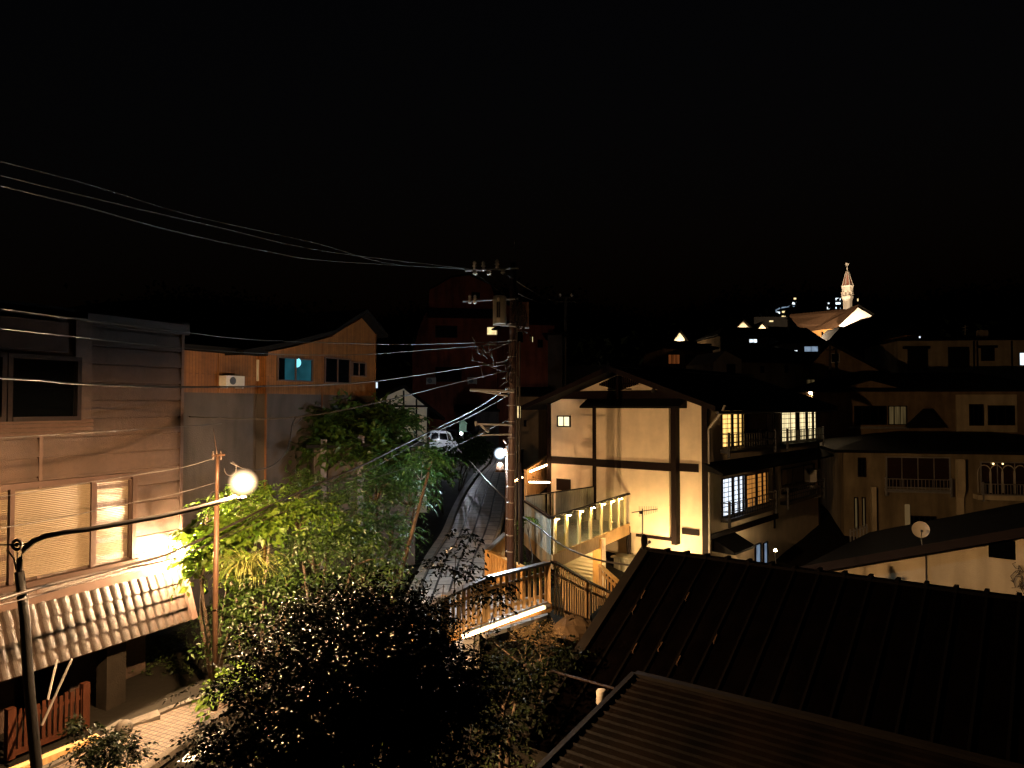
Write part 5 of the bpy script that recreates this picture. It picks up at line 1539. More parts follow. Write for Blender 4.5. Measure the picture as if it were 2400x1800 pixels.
m = MB(); a_, b_ = H5(1940, 803), H5(2085, 878); m.prism([FM5.pt(a_[0], .3, a_[1]), FM5.pt(b_[0], .3, b_[1]), FM5.pt(b_[0], .3, b_[1] + .2), FM5.pt(a_[0], .3, a_[1] + .2)], FM5.n * -5.6)
a_, b_ = H5(1940, 803), H5(1890, 860); m.prism([FM5.pt(a_[0], .3, a_[1]), FM5.pt(b_[0], .3, b_[1]), FM5.pt(b_[0], .3, b_[1] + .2), FM5.pt(a_[0], .3, a_[1] + .2)], FM5.n * -5.6); m.build('roof', M['darkroof2'], t, FM5)
window(FM5, t, FM5.rect(1947, 828, 1968, 850, .02), M['glassdark'], M['steel'], .02, nu=2, fw=.05)
window(FM5, t, FM5.rect(1890, 888, 1912, 907, .6), M['win_dim'], M['steel'], .02, nu=2, fw=.05)

q = P(1900, 921, 45)
t = thing('yard_lamp', Vector((q.x, q.y, -6)), 'small warm lamp on a thin pole at the far tip of the inn roof', 'lamp')
m = MB(); m.sphere(q, .09, 10); m.build('bulb', glow('yard_lamp_glow', (1, .68, .36), 900), t)
m = MB(); m.tube([Vector((q.x, q.y, -6)), q - Vector((0, 0, .08))], .04, 6); m.build('pole', M['blackmetal'], t)
# small gables lit from below
def lit_gable(px, py, w, h, Y, label, zb):
    c = P(px, py, Y); s = Y / F_PX
    t = thing('floodlit_gable_house', Vector((c.x, c.y + 3, zb)), label, 'house', 'far houses with floodlit gables')
    W = w * s / 2; Hh = h * s
    m = MB(); m.prism([(c.x - W, c.y, zb), (c.x + W, c.y, zb), (c.x + W, c.y, c.z - Hh), (c.x, c.y, c.z), (c.x - W, c.y, c.z - Hh)], (0, 7, 0)); m.build('wall', M['spire_white'], t)
    m = MB()
    for sg in (-1, 1):
        m.prism([(c.x, c.y - .5, c.z + .05), (c.x + sg * W * 1.5, c.y - .5, c.z - Hh * 1.5), (c.x + sg * W * 1.5, c.y - .5, c.z - Hh * 1.5 + .2), (c.x, c.y - .5, c.z + .3)], (0, 8, 0))
    m.build('roof', M['darkroof'], t)
    m = MB(); m.lathe((c.x, c.y - .9, c.z - Hh * 1.75), [(.1, 0), (.14, .05), (.1, .1)], 8); m.build('floodlight', glow('gable_flood_glow', (1, .72, .42), 420), t)


lit_gable(1593, 779, 24, 16, 84, 'brightly floodlit little gable behind the inn ridge, leftmost of the three glowing gables', -3)
lit_gable(1741, 754, 30, 14, 100, 'brightly floodlit small gable, middle of the three glowing gables', 0)
lit_gable(1786, 759, 20, 11, 100, 'brightly floodlit small gable nearest the church', 0)
# dark roofs in front that hide the gables' lower halves
for k, (x0, x1, y, Y, lab) in enumerate(((1560, 1660, 802, 76, 'dark shed roof in front of the leftmost glowing gable'), (1700, 1830, 767, 92, 'dark broad roof in front of the two glowing gables'))):
    FQ = Fr((P(x0, 950, Y).x, Y), (1, .05)); block('dark_roofed_house', lab, 'house', FQ, (x0, x1), 5, -4, P(x0, y, Y).z - .3, M['plaster_brown'], M['darkroof2'], .2, .3)

# church
CY = 135.0
FCh = Fr((P(1990, 950, CY).x, CY), (.86, -.5)); HCh = FCh.hit
t = thing('church', FCh.pt(-6, -5, 4), 'floodlit church with brown nave roof and bright white gable on the dark hill', 'church')
def cp(px, py, d=0.0):
    h = HCh(px, py, d); return FCh.pt(h[0], d, h[1])
m = MB(); m.prism([cp(1895, 775), cp(1990, 768), cp(2046, 741), cp(2046, 830), cp(1895, 830)], FCh.n * -9); m.build('wall', M['ochre'], t, FCh)
m = MB(); m.prism([cp(1850, 742, -1), cp(1980, 730, -1), cp(2011, 719, -1), cp(1962, 768, .6), cp(1895, 777, .6), cp(1870, 765, .6)], FCh.n * -.5 + Vector((0, 0, .5))); m.build('roof', mat('nave_roof', (.10, .055, .03), .8, .3), t, FCh)
m = MB(); m.prism([cp(2011, 721, .8), cp(2044, 740, .8), cp(2008, 756, .8), cp(1990, 768, .8), cp(1966, 764, .8)], FCh.n * -.4); m.build('floodlit_gable', M['spire_white'], t, FCh)
m = MB(); m.prism([cp(2011, 716, 1.0), cp(2047, 739, 1.0), cp(2050, 736, 1.0), cp(2011, 712, 1.0)], FCh.n * -8); m.build('roof_edge', M['darkroof'], t, FCh)
m = MB()
for px in (1928, 1943):
    r = FCh.rect(px - 2, 778, px + 2, 787, 0); FCh.box(m, r[0], r[1], 0, .1, r[2], r[3])
m.build('slit_window', M['glassdark'], t, FCh)
TB = P(1987, 735, CY + 2); s = (CY + 2) / F_PX
t2 = thing('church_tower', TB + Vector((0, 0, -4)), 'slim floodlit white church tower with a red ribbed spire and weathercock', 'tower')
m = MB(); R = 11 * s; m.lathe(TB, [(R * .95, -4), (R * .95, 30 * s), (R * 1.25, 38 * s)], 8); m.build('shaft', M['spire_white'], t2)
m = MB(); z = 38 * s
m.lathe(TB, [(R * 1.25, z), (R * 1.25, z + 3 * s), (R * .95, z + 3.2 * s), (R * .95, z + 4 * s)], 8)
for k in range(8):
    a_ = math.pi / 8 + k * math.pi / 4; c = TB + Vector((R * 1.05 * math.cos(a_), R * 1.05 * math.sin(a_), z + 4 * s)); m.box(c.x - .12, c.x + .12, c.y - .12, c.y + .12, c.z, c.z + 9 * s)
m.lathe(TB, [(R * .8, z + 3.5 * s), (R * .8, z + 13 * s)], 8)
m.lathe(TB, [(R * 1.15, z + 13 * s), (R * 1.2, z + 24 * s), (R * 1.3, z + 26 * s), (R * 1.3, z + 27.5 * s)], 8); m.build('belfry', M['spire_white'], t2)
m = MB(); z = 65.5 * s; m.lathe(TB, [(R * 1.15, z), (R * .28, z + 33 * s), (R * .2, z + 34 * s)], 8); sp = m.build('spire', M['spire_red'], t2)
m = MB()
for k in range(8):
    a_ = k * math.pi / 4; d = Vector((math.cos(a_), math.sin(a_), 0)); m.tube([TB + d * R * 1.16 + Vector((0, 0, z)), TB + d * R * .28 + Vector((0, 0, z + 33 * s))], .09, 5)
m.build('rib', M['spire_white'], sp)
m = MB(); z = 99 * s; m.tube([TB + Vector((0, 0, z)), TB + Vector((0, 0, z + 15 * s))], .07, 6); m.sphere(TB + Vector((0, 0, z + 8 * s)), .16, 8); c = TB + Vector((0, 0, z + 15 * s))
m.prism([c + Vector((-.35, 0, .1)), c + Vector((-.1, 0, -.05)), c + Vector((.25, 0, 0)), c + Vector((.4, 0, .45)), c + Vector((.15, 0, .3)), c + Vector((-.05, 0, .55)), c + Vector((-.3, 0, .4))], (0, .06, 0)); m.build('weathercock', M['spire_white'], t2)
# flood lamps of the church
for k, (pt_, r_, st, lab) in enumerate(((cp(1985, 797, 3.2), .3, 2600, 'hidden bright ground flood lamp in front of the church gable'), (P(1900, 800, 118), .35, 12000, 'far flood lamp behind the dark roof below the nave, aimed at the tower'))):
    t = thing('floodlight', pt_ - Vector((0, 0, .4)), lab, 'floodlight')
    m = MB(); m.lathe(pt_, [(r_ * .7, -.08), (r_, 0), (r_ * .7, .08)], 10); m.build('lens', glow('church_flood_%s' % ('ground' if k == 0 else 'roof'), (1, .74, .48), st), t)
    m = MB(); m.box(pt_.x - .2, pt_.x + .2, pt_.y - .2, pt_.y + .2, pt_.z - .4, pt_.z - .12); m.build('housing', M['blackmetal'], t)

# dark roofs in front of the church
FU = Fr((P(1950, 950, 112).x, 112), (1, 0)); HU = FU.hit
for pts_, nm_, lab in ((((1930, 812), (1966, 771), (2000, 765), (2050, 743), (2112, 800), (2112, 850), (1930, 850)), 'dark_gable_house', 'black roofed house hiding the lower right of the floodlit church'),
                  (((1790, 768), (1888, 772), (1936, 804), (1936, 850), (1790, 850)), 'dark_gable_house', 'black roofed house hiding the lower left of the floodlit church')):
    q = [HU(*a) for a in pts_]
    t = thing(nm_, FU.pt(q[0][0] + 3, -3, 2), lab, 'house', 'dark houses below the church')
    m = MB(); m.prism([FU.pt(a, 0, b) for a, b in q], FU.n * -4); m.build('wall', M['darkroof'], t, FU)
    m = MB()
    for (a, b) in zip(q[:-3], q[1:-2]):
        m.prism([FU.pt(a[0], .4, a[1]), FU.pt(b[0], .4, b[1]), FU.pt(b[0], .4, b[1] + .2), FU.pt(a[0], .4, a[1] + .2)], FU.n * -4.8)
    m.build('roof', M['darkroof2'], t, FU)

# far hillside hotel and lights
t = thing('hillside_hotel', P(1965, 760, 250), 'far dark hillside hotel with stacked rows of cold white windows left of the tower', 'hotel')
q = P(1962, 750, 250); s = 250 / F_PX
m = MB(); m.box(q.x - 30 * s, q.x + 14 * s, q.y + .1, q.y + 12, q.z - 10, q.z + 62 * s); m.build('wall', M['darkroof'], t)
for (x, y, w, h) in ((1964, 701, 11, 5), (1964, 711, 11, 5), (1964, 722, 11, 5), (1941, 722, 5, 5), (1942, 711, 3, 3)):
    c = P(x, y, 250); m = MB(); m.box(c.x - w * s / 2, c.x + w * s / 2, c.y - .2, c.y + .05, c.z - h * s / 2, c.z + h * s / 2); m.build('window', M['win_white'], t)
t = thing('hillside_inn', P(1840, 765, 230), 'far curved hillside building with scattered white and amber lights', 'hotel')
s = 230 / F_PX; q = P(1840, 755, 230)
m = MB(); m.box(q.x - 24 * s, q.x + 26 * s, q.y + .1, q.y + 10, q.z - 8, q.z + 50 * s); m.build('wall', M['darkroof'], t)
for (x, y, w, h, mm) in ((1861, 711, 8, 5, M['win_white']), (1863, 700, 5, 4, M['win_warm']), (1824, 733, 7, 5, M['win_white']), (1836, 731, 6, 4, M['win_warm']), (1834, 742, 13, 4, M['win_warm']), (1858, 718, 8, 2, M['win_blue'])):
    c = P(x, y, 230); m = MB(); m.box(c.x - w * s / 2, c.x + w * s / 2, c.y - .2, c.y + .05, c.z - h * s / 2, c.z + h * s / 2); m.build('window', mm, t)
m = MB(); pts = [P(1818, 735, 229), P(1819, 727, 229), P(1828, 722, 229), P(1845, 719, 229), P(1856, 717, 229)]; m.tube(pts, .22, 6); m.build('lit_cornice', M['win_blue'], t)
for (x, y, w, h, Y, lab) in ((2010, 703, 2, 6, 240, 'single tiny lit window right of the church tower'), (1807, 753, 8, 3, 130, 'tiny amber lit eave between the glowing gables and the church'), ):
    c = P(x, y, Y); s = Y / F_PX; t = thing('far_house', c - Vector((0, 0, 3)), lab, 'house'); m = MB(); m.box(c.x - w * s / 2, c.x + w * s / 2, c.y - .3, c.y, c.z - h * s / 2, c.z + h * s / 2); m.build('window', M['win_warm'], t)
    m = MB(); m.box(c.x - 3, c.x + 3, c.y + .01, c.y + 5, c.z - 6, c.z + .8); m.build('wall', M['darkroof'], t)
# lattice hoarding left of the church, very faint
# distant utility poles
for (px, y0, y1, Y, lab) in ((1848, 735, 830, 80, 'thin distant utility pole in front of the nave roof'), (1945, 808, 892, 50, 'distant utility pole right of the dim cream courtyard house')):
    m = MB(); m.tube([P(px, y1, Y) - Vector((0, 0, 2)), P(px, y0, Y)], .11 if Y > 60 else .09, 8); m.tube([P(px - 9, y0 + 12, Y), P(px + 9, y0 + 12, Y)], .05, 6)
    tag(m.build('distant_pole', M['concrete'], None, base=P(px, y1, Y) - Vector((0, 0, 2))), lab, 'utility pole', 'distant utility poles')
b = P(1321, 800, 60)
t = thing('distant_pole', Vector((b.x, 60, -3)), 'faint distant pole with two pale insulators right of the tall utility pole', 'utility pole', 'distant utility poles')
m = MB(); m.tube([Vector((b.x, 60, -3)), P(1326, 695, 60)], .13, 8); m.tube([P(1308, 697, 60), P(1345, 697, 60)], .06, 6); m.build('pole', M['concrete'], t)
for x in (1313, 1340):
    c = P(x, 692, 60); m = MB(); m.lathe(c, [(.05, -.1), (.12, 0), (.05, .15)], 8); m.build('insulator', M['porcelain'], t)
# thin roof aerial at right
q = P(2262, 785, 60); m = MB(); m.tube([q, P(2262, 762, 60)], .03, 5); m.tube([P(2254, 768, 60), P(2271, 765, 60)], .02, 4); m.tube([P(2256, 774, 60), P(2269, 772, 60)], .02, 4)
tag(m.build('roof_aerial', M['dish'], None, base=q), 'small forked aerial on the upper row roof, right', 'aerial')

# ------------------------------------------------------------------ cables
g = 'overhead cables'
def wireD(*a): return wire(*a, material=M['darkcable'])
R1 = .010
wire('power_cable', [(-60, 366, 9), (0, 378, 9.5), (220, 436, 11.5), (460, 508, 14), (740, 570, 17.5), (910, 617, 20), (1110, 632, 20.75)], .009, 'topmost of the three long cables sweeping down from the upper left', 'high cables')
wire('power_cable', [(-60, 398, 9.2), (0, 411, 9.7), (250, 472, 11.8), (500, 530, 14.3), (770, 590, 18), (1140, 634, 20.75)], .010, 'middle of the three long cables sweeping down from the upper left', 'high cables')
wire('power_cable', [(-60, 422, 9.4), (0, 435, 9.9), (200, 485, 11.5), (400, 540, 13.6), (620, 588, 16), (780, 612, 18), (1175, 634, 20.75)], .011, 'lowest of the three long cables sweeping down from the upper left', 'high cables')
wire('house_cable', [(-50, 718, 9), (0, 723, 9.5), (200, 750, 11), (430, 778, 13), (600, 796, 15), (870, 806, 18), (1015, 806, 20), (1190, 800, 20.75)], .012, 'cable skimming the roof edge of the brown sided house', g)
wire('house_cable', [(-50, 763, 9), (0, 769, 9.5), (200, 792, 11), (430, 816, 13), (620, 829, 15), (760, 832, 17), (870, 830, 18), (1025, 818, 20), (1190, 806, 20.75)], .010, 'second cable below the roof edge, crossing the dark upper window of the left house', g)
wire('house_cable', [(-50, 882, 9), (0, 886, 9.4), (100, 892, 10.2), (200, 900, 11), (430, 907, 13), (620, 905, 15), (770, 901, 17), (880, 893, 18.3), (1040, 870, 20.5), (1190, 846, 20.75)], .017, 'thick twisted cable crossing the left house at mid window height', g)
wire('house_cable', [(443, 976, 16.0), (500, 980, 16.4), (600, 982, 17.2), (690, 978, 18), (800, 962, 19), (940, 930, 20.2), (1040, 904, 21), (1190, 868, 20.75)], .016, 'lit cable from the brown house corner over the cedar house wall', g)
wireD('drop_cable', [(693, 979, 18), (685, 995, 17.5), (680, 1030, 16.8), (668, 1062, 16), (640, 1090, 15), (605, 1101, 14), (570, 1097, 13.1), (540, 1084, 12.95)], .014, 'looping drop cable hanging down to the blazing street lamp')
wireD('drop_cable', [(690, 978, 18), (705, 981, 18), (700, 988, 17.9), (688, 998, 17.6)], .012, 'short knotted cable tail above the looping drop cable')
wireD('thin_cable', [(-40, 1030, 10), (0, 1026, 10.4), (200, 1014, 12), (380, 1003, 14), (520, 993, 16.2)], .006, 'faint thin cable just under the projecting bay of the left house', g)
wireD('thin_cable', [(-40, 1172, 9), (0, 1165, 9.4), (150, 1140, 10.6), (310, 1114, 12), (425, 1096, 12.6), (508, 1072, 12.9)], .006, 'thin cable crossing the top of the large reeded window', g)
wireD('thin_cable', [(-40, 1245, 9), (0, 1238, 9.4), (150, 1212, 10.6), (310, 1178, 12), (425, 1154, 12.7), (508, 1130, 12.9)], .007, 'thin cable crossing the middle of the large reeded window', g)
wire('stay_cable', [(-40, 1278, 9.8), (0, 1277, 9.9), (50, 1276, 10), (75, 1270, 10.1)], .012, 'short stay cable through the round insulator at the bend of the curved arm')
bund = [(-60, 1420, 9), (0, 1405, 9.3), (110, 1372, 10.2), (200, 1350, 11), (300, 1325, 11.9), (390, 1300, 12.7), (470, 1265, 13.6), (560, 1222, 14.7), (660, 1172, 15.9), (760, 1128, 17), (860, 1085, 18.2), (950, 1040, 19.6), (1030, 1000, 20.8), (1110, 960, 21.4), (1195, 905, 20.75)]
wireD('bundled_cable', bund, .024, 'thick dark bundled cable sweeping from the tiled skirt up to the utility pole')
wireD('bundled_cable', [(x + 3, y + 12 + 5 * math.sin(x / 60), Y - .05) for x, y, Y in bund], .010, 'thin lashing cable hanging just under the thick bundled cable')
wireD('bundled_cable', [(300, 1330, 11.8), (420, 1305, 12.9), (520, 1262, 13.8), (640, 1210, 15.2), (760, 1160, 16.8), (880, 1120, 18.2), (1000, 1078, 19.8), (1100, 1030, 21), (1195, 982, 20.75)], .009, 'separate lower cable crossing the green bushes toward the utility pole')
wire('stay_cable', [(1039, 998, 24), (1060, 1035, 24), (1083, 1062, 24)], .012, 'short dark stay rod in front of the white van')
wire('stay_cable', [(1100, 1080, 22), (1150, 1135, 20.65), (1180, 1165, 20.65), (1205, 1190, 20.75)], .014, 'dark stay cable crossing the stone lane to the pole foot')
wire('service_cable', [(1226, 1212, 21.5), (1260, 1234, 20.5), (1300, 1266, 19.4), (1340, 1290, 18.3), (1400, 1312, 17), (1478, 1325, 15.6)], .022, 'thick black service cable sagging from the pole to the black roof corner')
wire('pole_cable', [(1120, 645, 20.65), (1150, 668, 20.65), (1182, 690, 20.65)], .009, 'left of the three short jumpers sloping from insulators to the pole')
wire('pole_cable', [(1150, 645, 20.65), (1172, 660, 20.65), (1190, 672, 20.65)], .009, 'middle of the three short jumpers sloping from insulators to the pole')
wire('pole_cable', [(1182, 640, 20.65), (1200, 652, 20.65), (1240, 678, 30), (1280, 700, 45), (1310, 707, 55), (1350, 708, 60)], .016, 'upper cable leaving the pole to the faint distant pole', 'cables to the distant pole')
wire('pole_cable', [(1215, 688, 22), (1240, 700, 32), (1270, 710, 46), (1300, 710, 55), (1320, 706, 60)], .016, 'lower cable leaving the pole to the faint distant pole', 'cables to the distant pole')

# ------------------------------------------------------------------ vegetation
def np_leaves(name, material, parent, V, F):
    b = np.array(BASE[parent.name])
    V = V - b
    me = bpy.data.meshes.new(name)
    me.vertices.add(len(V)); me.vertices.foreach_set('co', V.astype(np.float32).ravel())
    me.loops.add(F.size); me.polygons.add(len(F))
    me.loops.foreach_set('vertex_index', F.astype(np.int32).ravel())
    me.polygons.foreach_set('loop_start', np.arange(0, F.size, F.shape[1], dtype=np.int32))
    me.update(calc_edges=True)
    me.materials.append(material)
    o = bpy.data.objects.new(name, me); COL.objects.link(o); o.parent = parent; BASE[o.name] = BASE[parent.name]
    return o


def unit(a): return a / np.maximum(1e-9, np.linalg.norm(a, axis=-1, keepdims=True))


def sprigs(P0, D, length, k, ll, lw, droop=.5, flat=.6, rng=RNG):
    """P0 (n,3) starts, D (n,3) directions -> leaf quads along each drooping twig"""
    n = len(P0)
    up = np.array([0, 0, 1.0])
    side = unit(np.cross(D, up) + rng.normal(0, .15, (n, 3)))
    Vs = []
    for j in range(k):
        f = (j + .6) / k
        pos = P0 + D * (length * f)[:, None] + up * (-(droop * length * f * f))[:, None]
        tang = unit(D - up * (2 * droop * f))
        sgn = (1 if j % 2 else -1) if j < k - 1 else 0
        ld = unit(tang * (.55 if sgn else 1.) + side * sgn * .85 + rng.normal(0, .22, (n, 3)) - up * .15)
        nrm = unit(up * flat + rng.normal(0, .45, (n, 3)) + .2 * D)
        wv = unit(np.cross(ld, nrm))
        nn = np.cross(wv, ld)
        L = (ll * rng.uniform(.65, 1.2, n))[:, None]; W = L * (lw / ll)
        p0 = pos
        p1 = pos + ld * L * .42 + wv * W * .5 + nn * W * .12
        p2 = pos + ld * L - nn * L * .12
        p3 = pos + ld * L * .42 - wv * W * .5 + nn * W * .12
        Vs.append(np.stack([p0, p1, p2, p3], 1))
    V = np.concatenate(Vs, 0)
    m_ = len(V)
    idx = np.arange(m_)[:, None] * 4
    F = np.concatenate([idx + np.array([[0, 1, 2]]), idx + np.array([[0, 2, 3]])], 0)
    return V.reshape(-1, 3), F


def plant(name, label, cat, base, blobs, leaf, ll=.13, lw=.07, k=7, tl=.45, droop=.4, flat=.6, group='shrubs on the bank', trunk=.05, seed=1, out=1.0, nlimb=7):
    """blobs: (px, py, Y, rx, ry, rz, n)"""
    rng = np.random.default_rng(seed); rd = random.Random(seed)
    base = Vector(base)
    t = thing(name, base, label, cat, group)
    Va, Fa, off = [], [], 0
    m = MB()
    tops = []
    for (px, py, Y, rx, ry, rz, n) in blobs:
        c = np.array(P(px, py, Y)); tops.append(Vector(c))
        # sub clumps give the crown gaps and tufts
        nc = max(3, n // 14)
        d = unit(rng.normal(0, 1, (nc, 3))); d[:, 2] = np.abs(d[:, 2]) * .9 - .25
        cc = c + d * np.array([rx, ry, rz]) * rng.uniform(.45, 1.0, (nc, 1))
        which = rng.integers(0, nc, n)
        P0 = cc[which] + rng.normal(0, 1, (n, 3)) * np.array([.13, .13, .09]) * (rx + .3)
        D = unit((P0 - c) / np.array([rx, ry, rz]) * out + rng.normal(0, .45, (n, 3)) + np.array([0, 0, .12]))
        V, F = sprigs(P0, D, tl * rng.uniform(.6, 1.2, n), k, ll, lw, droop, flat, rng)
        Va.append(V); Fa.append(F + off); off += len(V)
        for j in range(min(nlimb, nc)):
            e = Vector(cc[j]); mid = Vector(c).lerp(e, .5) + Vector((0, 0, -.12))
            m.tube([Vector(c) - Vector((0, 0, rz * .5)), mid, e], trunk * .4, 5, trunk * .12)
    np_leaves('crown', leaf, t, np.concatenate(Va), np.concatenate(Fa))
    for c in tops:
        foot = base + Vector((rd.uniform(-.1, .1), rd.uniform(-.1, .1), -.2))
        mid = foot.lerp(c, .5) + Vector((rd.uniform(-.15, .15), rd.uniform(-.15, .15), .1))
        m.tube([foot, mid, c - Vector((0, 0, .2))], trunk, 7, trunk * .45)
    m.build('trunk', M['bark'], t, smooth=True)
    return t


def gnd(px, Y, dz=0.0):
    x = P(px, 950, Y).x
    return Vector((x, Y, float(ground_z(np.array(x), np.array(Y))) + dz))


LG = leafmat('bright_green_leaf', (.05, .11, .008), (.11, .17, .015), .45, .45)
LM = leafmat('mid_green_leaf', (.013, .034, .004), (.036, .066, .008), .45, .35)
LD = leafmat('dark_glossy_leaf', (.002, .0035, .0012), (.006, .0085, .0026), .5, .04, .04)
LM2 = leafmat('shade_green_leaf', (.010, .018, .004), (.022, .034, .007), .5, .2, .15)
LF = leafmat('feathery_green_leaf', (.014, .05, .008), (.03, .085, .014), .5, .35)
LY = leafmat('dry_brown_leaf', (.12, .075, .03), (.22, .14, .05), .6, .3)

plant('broad_leaved_shrub', 'bright yellow green broad leaved shrub beside the slim brown post', 'shrub', gnd(500, 15.3),
      [(478, 1265, 15.2, .55, .5, .5, 60), (470, 1340, 14.9, .4, .4, .3, 34), (545, 1290, 15.0, .5, .5, .5, 60), (590, 1225, 15.6, .6, .5, .5, 60)], LG, .19, .12, 7, .45, .55, .8, seed=2)
plant('broad_leaved_shrub', 'pale green shrub with feathery top right below the blazing street lamp', 'shrub', gnd(620, 16.6),
      [(640, 1185, 16.5, .8, .7, .6, 130), (560, 1180, 16.8, .7, .6, .5, 90), (700, 1215, 16.3, .7, .6, .6, 110), (480, 1200, 17.2, .5, .5, .5, 60)], LG, .12, .055, 9, .5, .5, .5, seed=3)
plant('leafy_shrub', 'mid green dense shrub in the middle of the bank, right of the pale green shrub', 'shrub', gnd(760, 17.5),
      [(775, 1215, 17.2, .9, .8, .7, 170), (830, 1290, 16.8, .8, .7, .7, 150), (740, 1300, 16.2, .9, .7, .7, 150), (690, 1150, 18, .7, .7, .6, 90)], LM, .11, .05, 9, .5, .5, .5, seed=4)
plant('leafy_shrub', 'green shrub low on the bank between the post and the glossy dark tree', 'shrub', gnd(600, 14.3),
      [(610, 1400, 14.4, .7, .6, .6, 120), (560, 1480, 14.0, .5, .5, .5, 80), (680, 1360, 14.8, .7, .6, .6, 110)], LM, .11, .05, 8, .45, .5, .5, seed=5)
plant('feathery_tree', 'feathery deep green tree hanging over the left side of the stone lane', 'tree', gnd(900, 19.5),
      [(880, 1145, 20.2, 1.0, .9, .8, 200), (960, 1165, 20.4, .55, .6, .5, 100), (850, 1240, 19.2, .9, .8, .8, 190), (915, 1250, 19.4, .5, .6, .6, 100), (1005, 1088, 18.4, .4, .4, .28, 55), (985, 1110, 21, .6, .5, .35, 70)], LF, .14, .035, 12, .6, .55, .7, seed=6, trunk=.07)
plant('leafy_shrub', 'dim green shrub at the kerb of the lane, above the glossy dark tree', 'shrub', gnd(930, 18.2),
      [(900, 1345, 18.0, .6, .6, .55, 120), (850, 1350, 17.4, .7, .6, .6, 100), (935, 1300, 19, .3, .3, .3, 30)], LM, .10, .045, 8, .4, .5, .5, seed=7)
plant('broad_leaved_tree', 'spreading dark tree with big flat leaves in front of the timbered gable house', 'tree', gnd(830, 25),
      [(800, 985, 25.5, 1.3, 1, .35, 130), (880, 980, 26, 1.3, 1, .35, 120), (930, 1010, 26, 1.0, 1, .35, 100), (800, 1040, 24.5, 1.2, 1, .5, 110), (880, 1060, 24.5, 1.3, .9, .6, 150), (960, 1075, 24.5, 1.0, .8, .5, 100)], LM, .26, .13, 8, .75, .35, 1.3, seed=8, trunk=.09, group='trees above the bank')
plant('roadside_bush', 'pale green leafy bush at the bend of the lane left of the white lamp', 'shrub', gnd(1078, 43),
      [(1105, 1070, 42, .9, 1.2, .8, 150), (1080, 1050, 44, 1.2, 1.2, .8, 140), (1128, 1048, 46, .8, 1, .7, 80)], LM, .2, .1, 7, .6, .5, .6, seed=9, group='shrubs along the lane')
plant('roadside_bush', 'dark bush under the white van beside the lane', 'shrub', gnd(1040, 36),
      [(1020, 1110, 34, 1.0, 1.2, .6, 150), (975, 1095, 36, 1.2, 1.2, .6, 120)], LM, .18, .08, 7, .6, .5, .6, seed=10, group='shrubs along the lane')
plant('fern_bush', 'small vivid green bush between the pole foot and the glazed landing', 'shrub', gnd(1240, 23.5),
      [(1238, 1235, 24.3, .16, .25, .45, 26), (1238, 1345, 22.3, .28, .3, .35, 50)], LG, .12, .05, 7, .3, .4, .5, seed=11, group='shrubs along the lane', trunk=.03)
# the big glossy tree in the foreground
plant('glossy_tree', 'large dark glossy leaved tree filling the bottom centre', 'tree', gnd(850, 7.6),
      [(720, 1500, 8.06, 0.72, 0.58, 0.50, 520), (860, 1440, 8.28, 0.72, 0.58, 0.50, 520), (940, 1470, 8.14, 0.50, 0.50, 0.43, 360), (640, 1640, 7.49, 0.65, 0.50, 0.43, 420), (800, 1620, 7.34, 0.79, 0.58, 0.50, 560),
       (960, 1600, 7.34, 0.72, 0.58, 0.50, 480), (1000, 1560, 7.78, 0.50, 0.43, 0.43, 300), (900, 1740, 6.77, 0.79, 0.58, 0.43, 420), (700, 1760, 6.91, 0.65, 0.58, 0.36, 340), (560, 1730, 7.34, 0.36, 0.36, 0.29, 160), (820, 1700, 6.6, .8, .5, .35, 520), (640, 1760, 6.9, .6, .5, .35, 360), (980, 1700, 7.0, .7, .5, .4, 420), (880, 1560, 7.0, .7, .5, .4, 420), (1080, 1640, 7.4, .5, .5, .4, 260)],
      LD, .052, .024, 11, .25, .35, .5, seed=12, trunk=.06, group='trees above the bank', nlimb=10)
plant('glossy_tree', 'thin leafy twigs of the glossy tree reaching up in front of the stone lane', 'tree', gnd(1020, 8.4),
      [(1068, 1262, 8.64, 0.09, 0.11, 0.09, 16), (1040, 1330, 8.64, 0.16, 0.14, 0.12, 30), (1085, 1330, 8.64, 0.10, 0.14, 0.07, 12), (1130, 1400, 8.64, 0.18, 0.18, 0.14, 26), (1160, 1380, 8.78, 0.14, 0.14, 0.09, 12)],
      LD, .072, .031, 8, .22, .45, .5, seed=13, trunk=.012, group='trees above the bank', nlimb=3)
plant('glossy_shrub', 'small dark shrub on the cobbled alley at the bottom left', 'shrub', gnd(250, 11.0),
      [(240, 1760, 11.2, .35, .3, .35, 130), (290, 1790, 11.0, .3, .3, .25, 100), (225, 1700, 11.4, .2, .2, .15, 36)], LD, .075, .04, 8, .25, .3, .5, seed=14, trunk=.025, group='dark shrubs')
plant('leafy_shrub', 'small yellow green leafy sprig shrub at the top left edge of the glossy tree', 'shrub', gnd(520, 12.9),
      [(535, 1628, 12.8, .22, .2, .22, 40), (560, 1590, 13, .25, .25, .25, 40)], LG, .12, .07, 7, .3, .4, .6, seed=15, trunk=.02)
plant('dark_shrub', 'barely lit shrub in the dark hollow between glossy tree and ribbed roof', 'shrub', gnd(1180, 11.5),
      [(1180, 1620, 11.8, .8, .7, .6, 170), (1230, 1530, 13, .7, .6, .5, 120), (1120, 1740, 10.5, .7, .6, .5, 130)], LD, .1, .045, 7, .35, .4, .5, seed=16, group='dark shrubs')
plant('cypress_shrub', 'small tufty brown green conifer just below the bright tube light', 'shrub', gnd(1255, 14.8),
      [(1258, 1470, 15.4, .14, .14, .3, 50), (1215, 1498, 14.9, .2, .15, .2, 44), (1290, 1495, 15.2, .3, .2, .2, 60)], LY, .07, .012, 10, .22, .1, .3, seed=17, trunk=.02, group='dark shrubs')
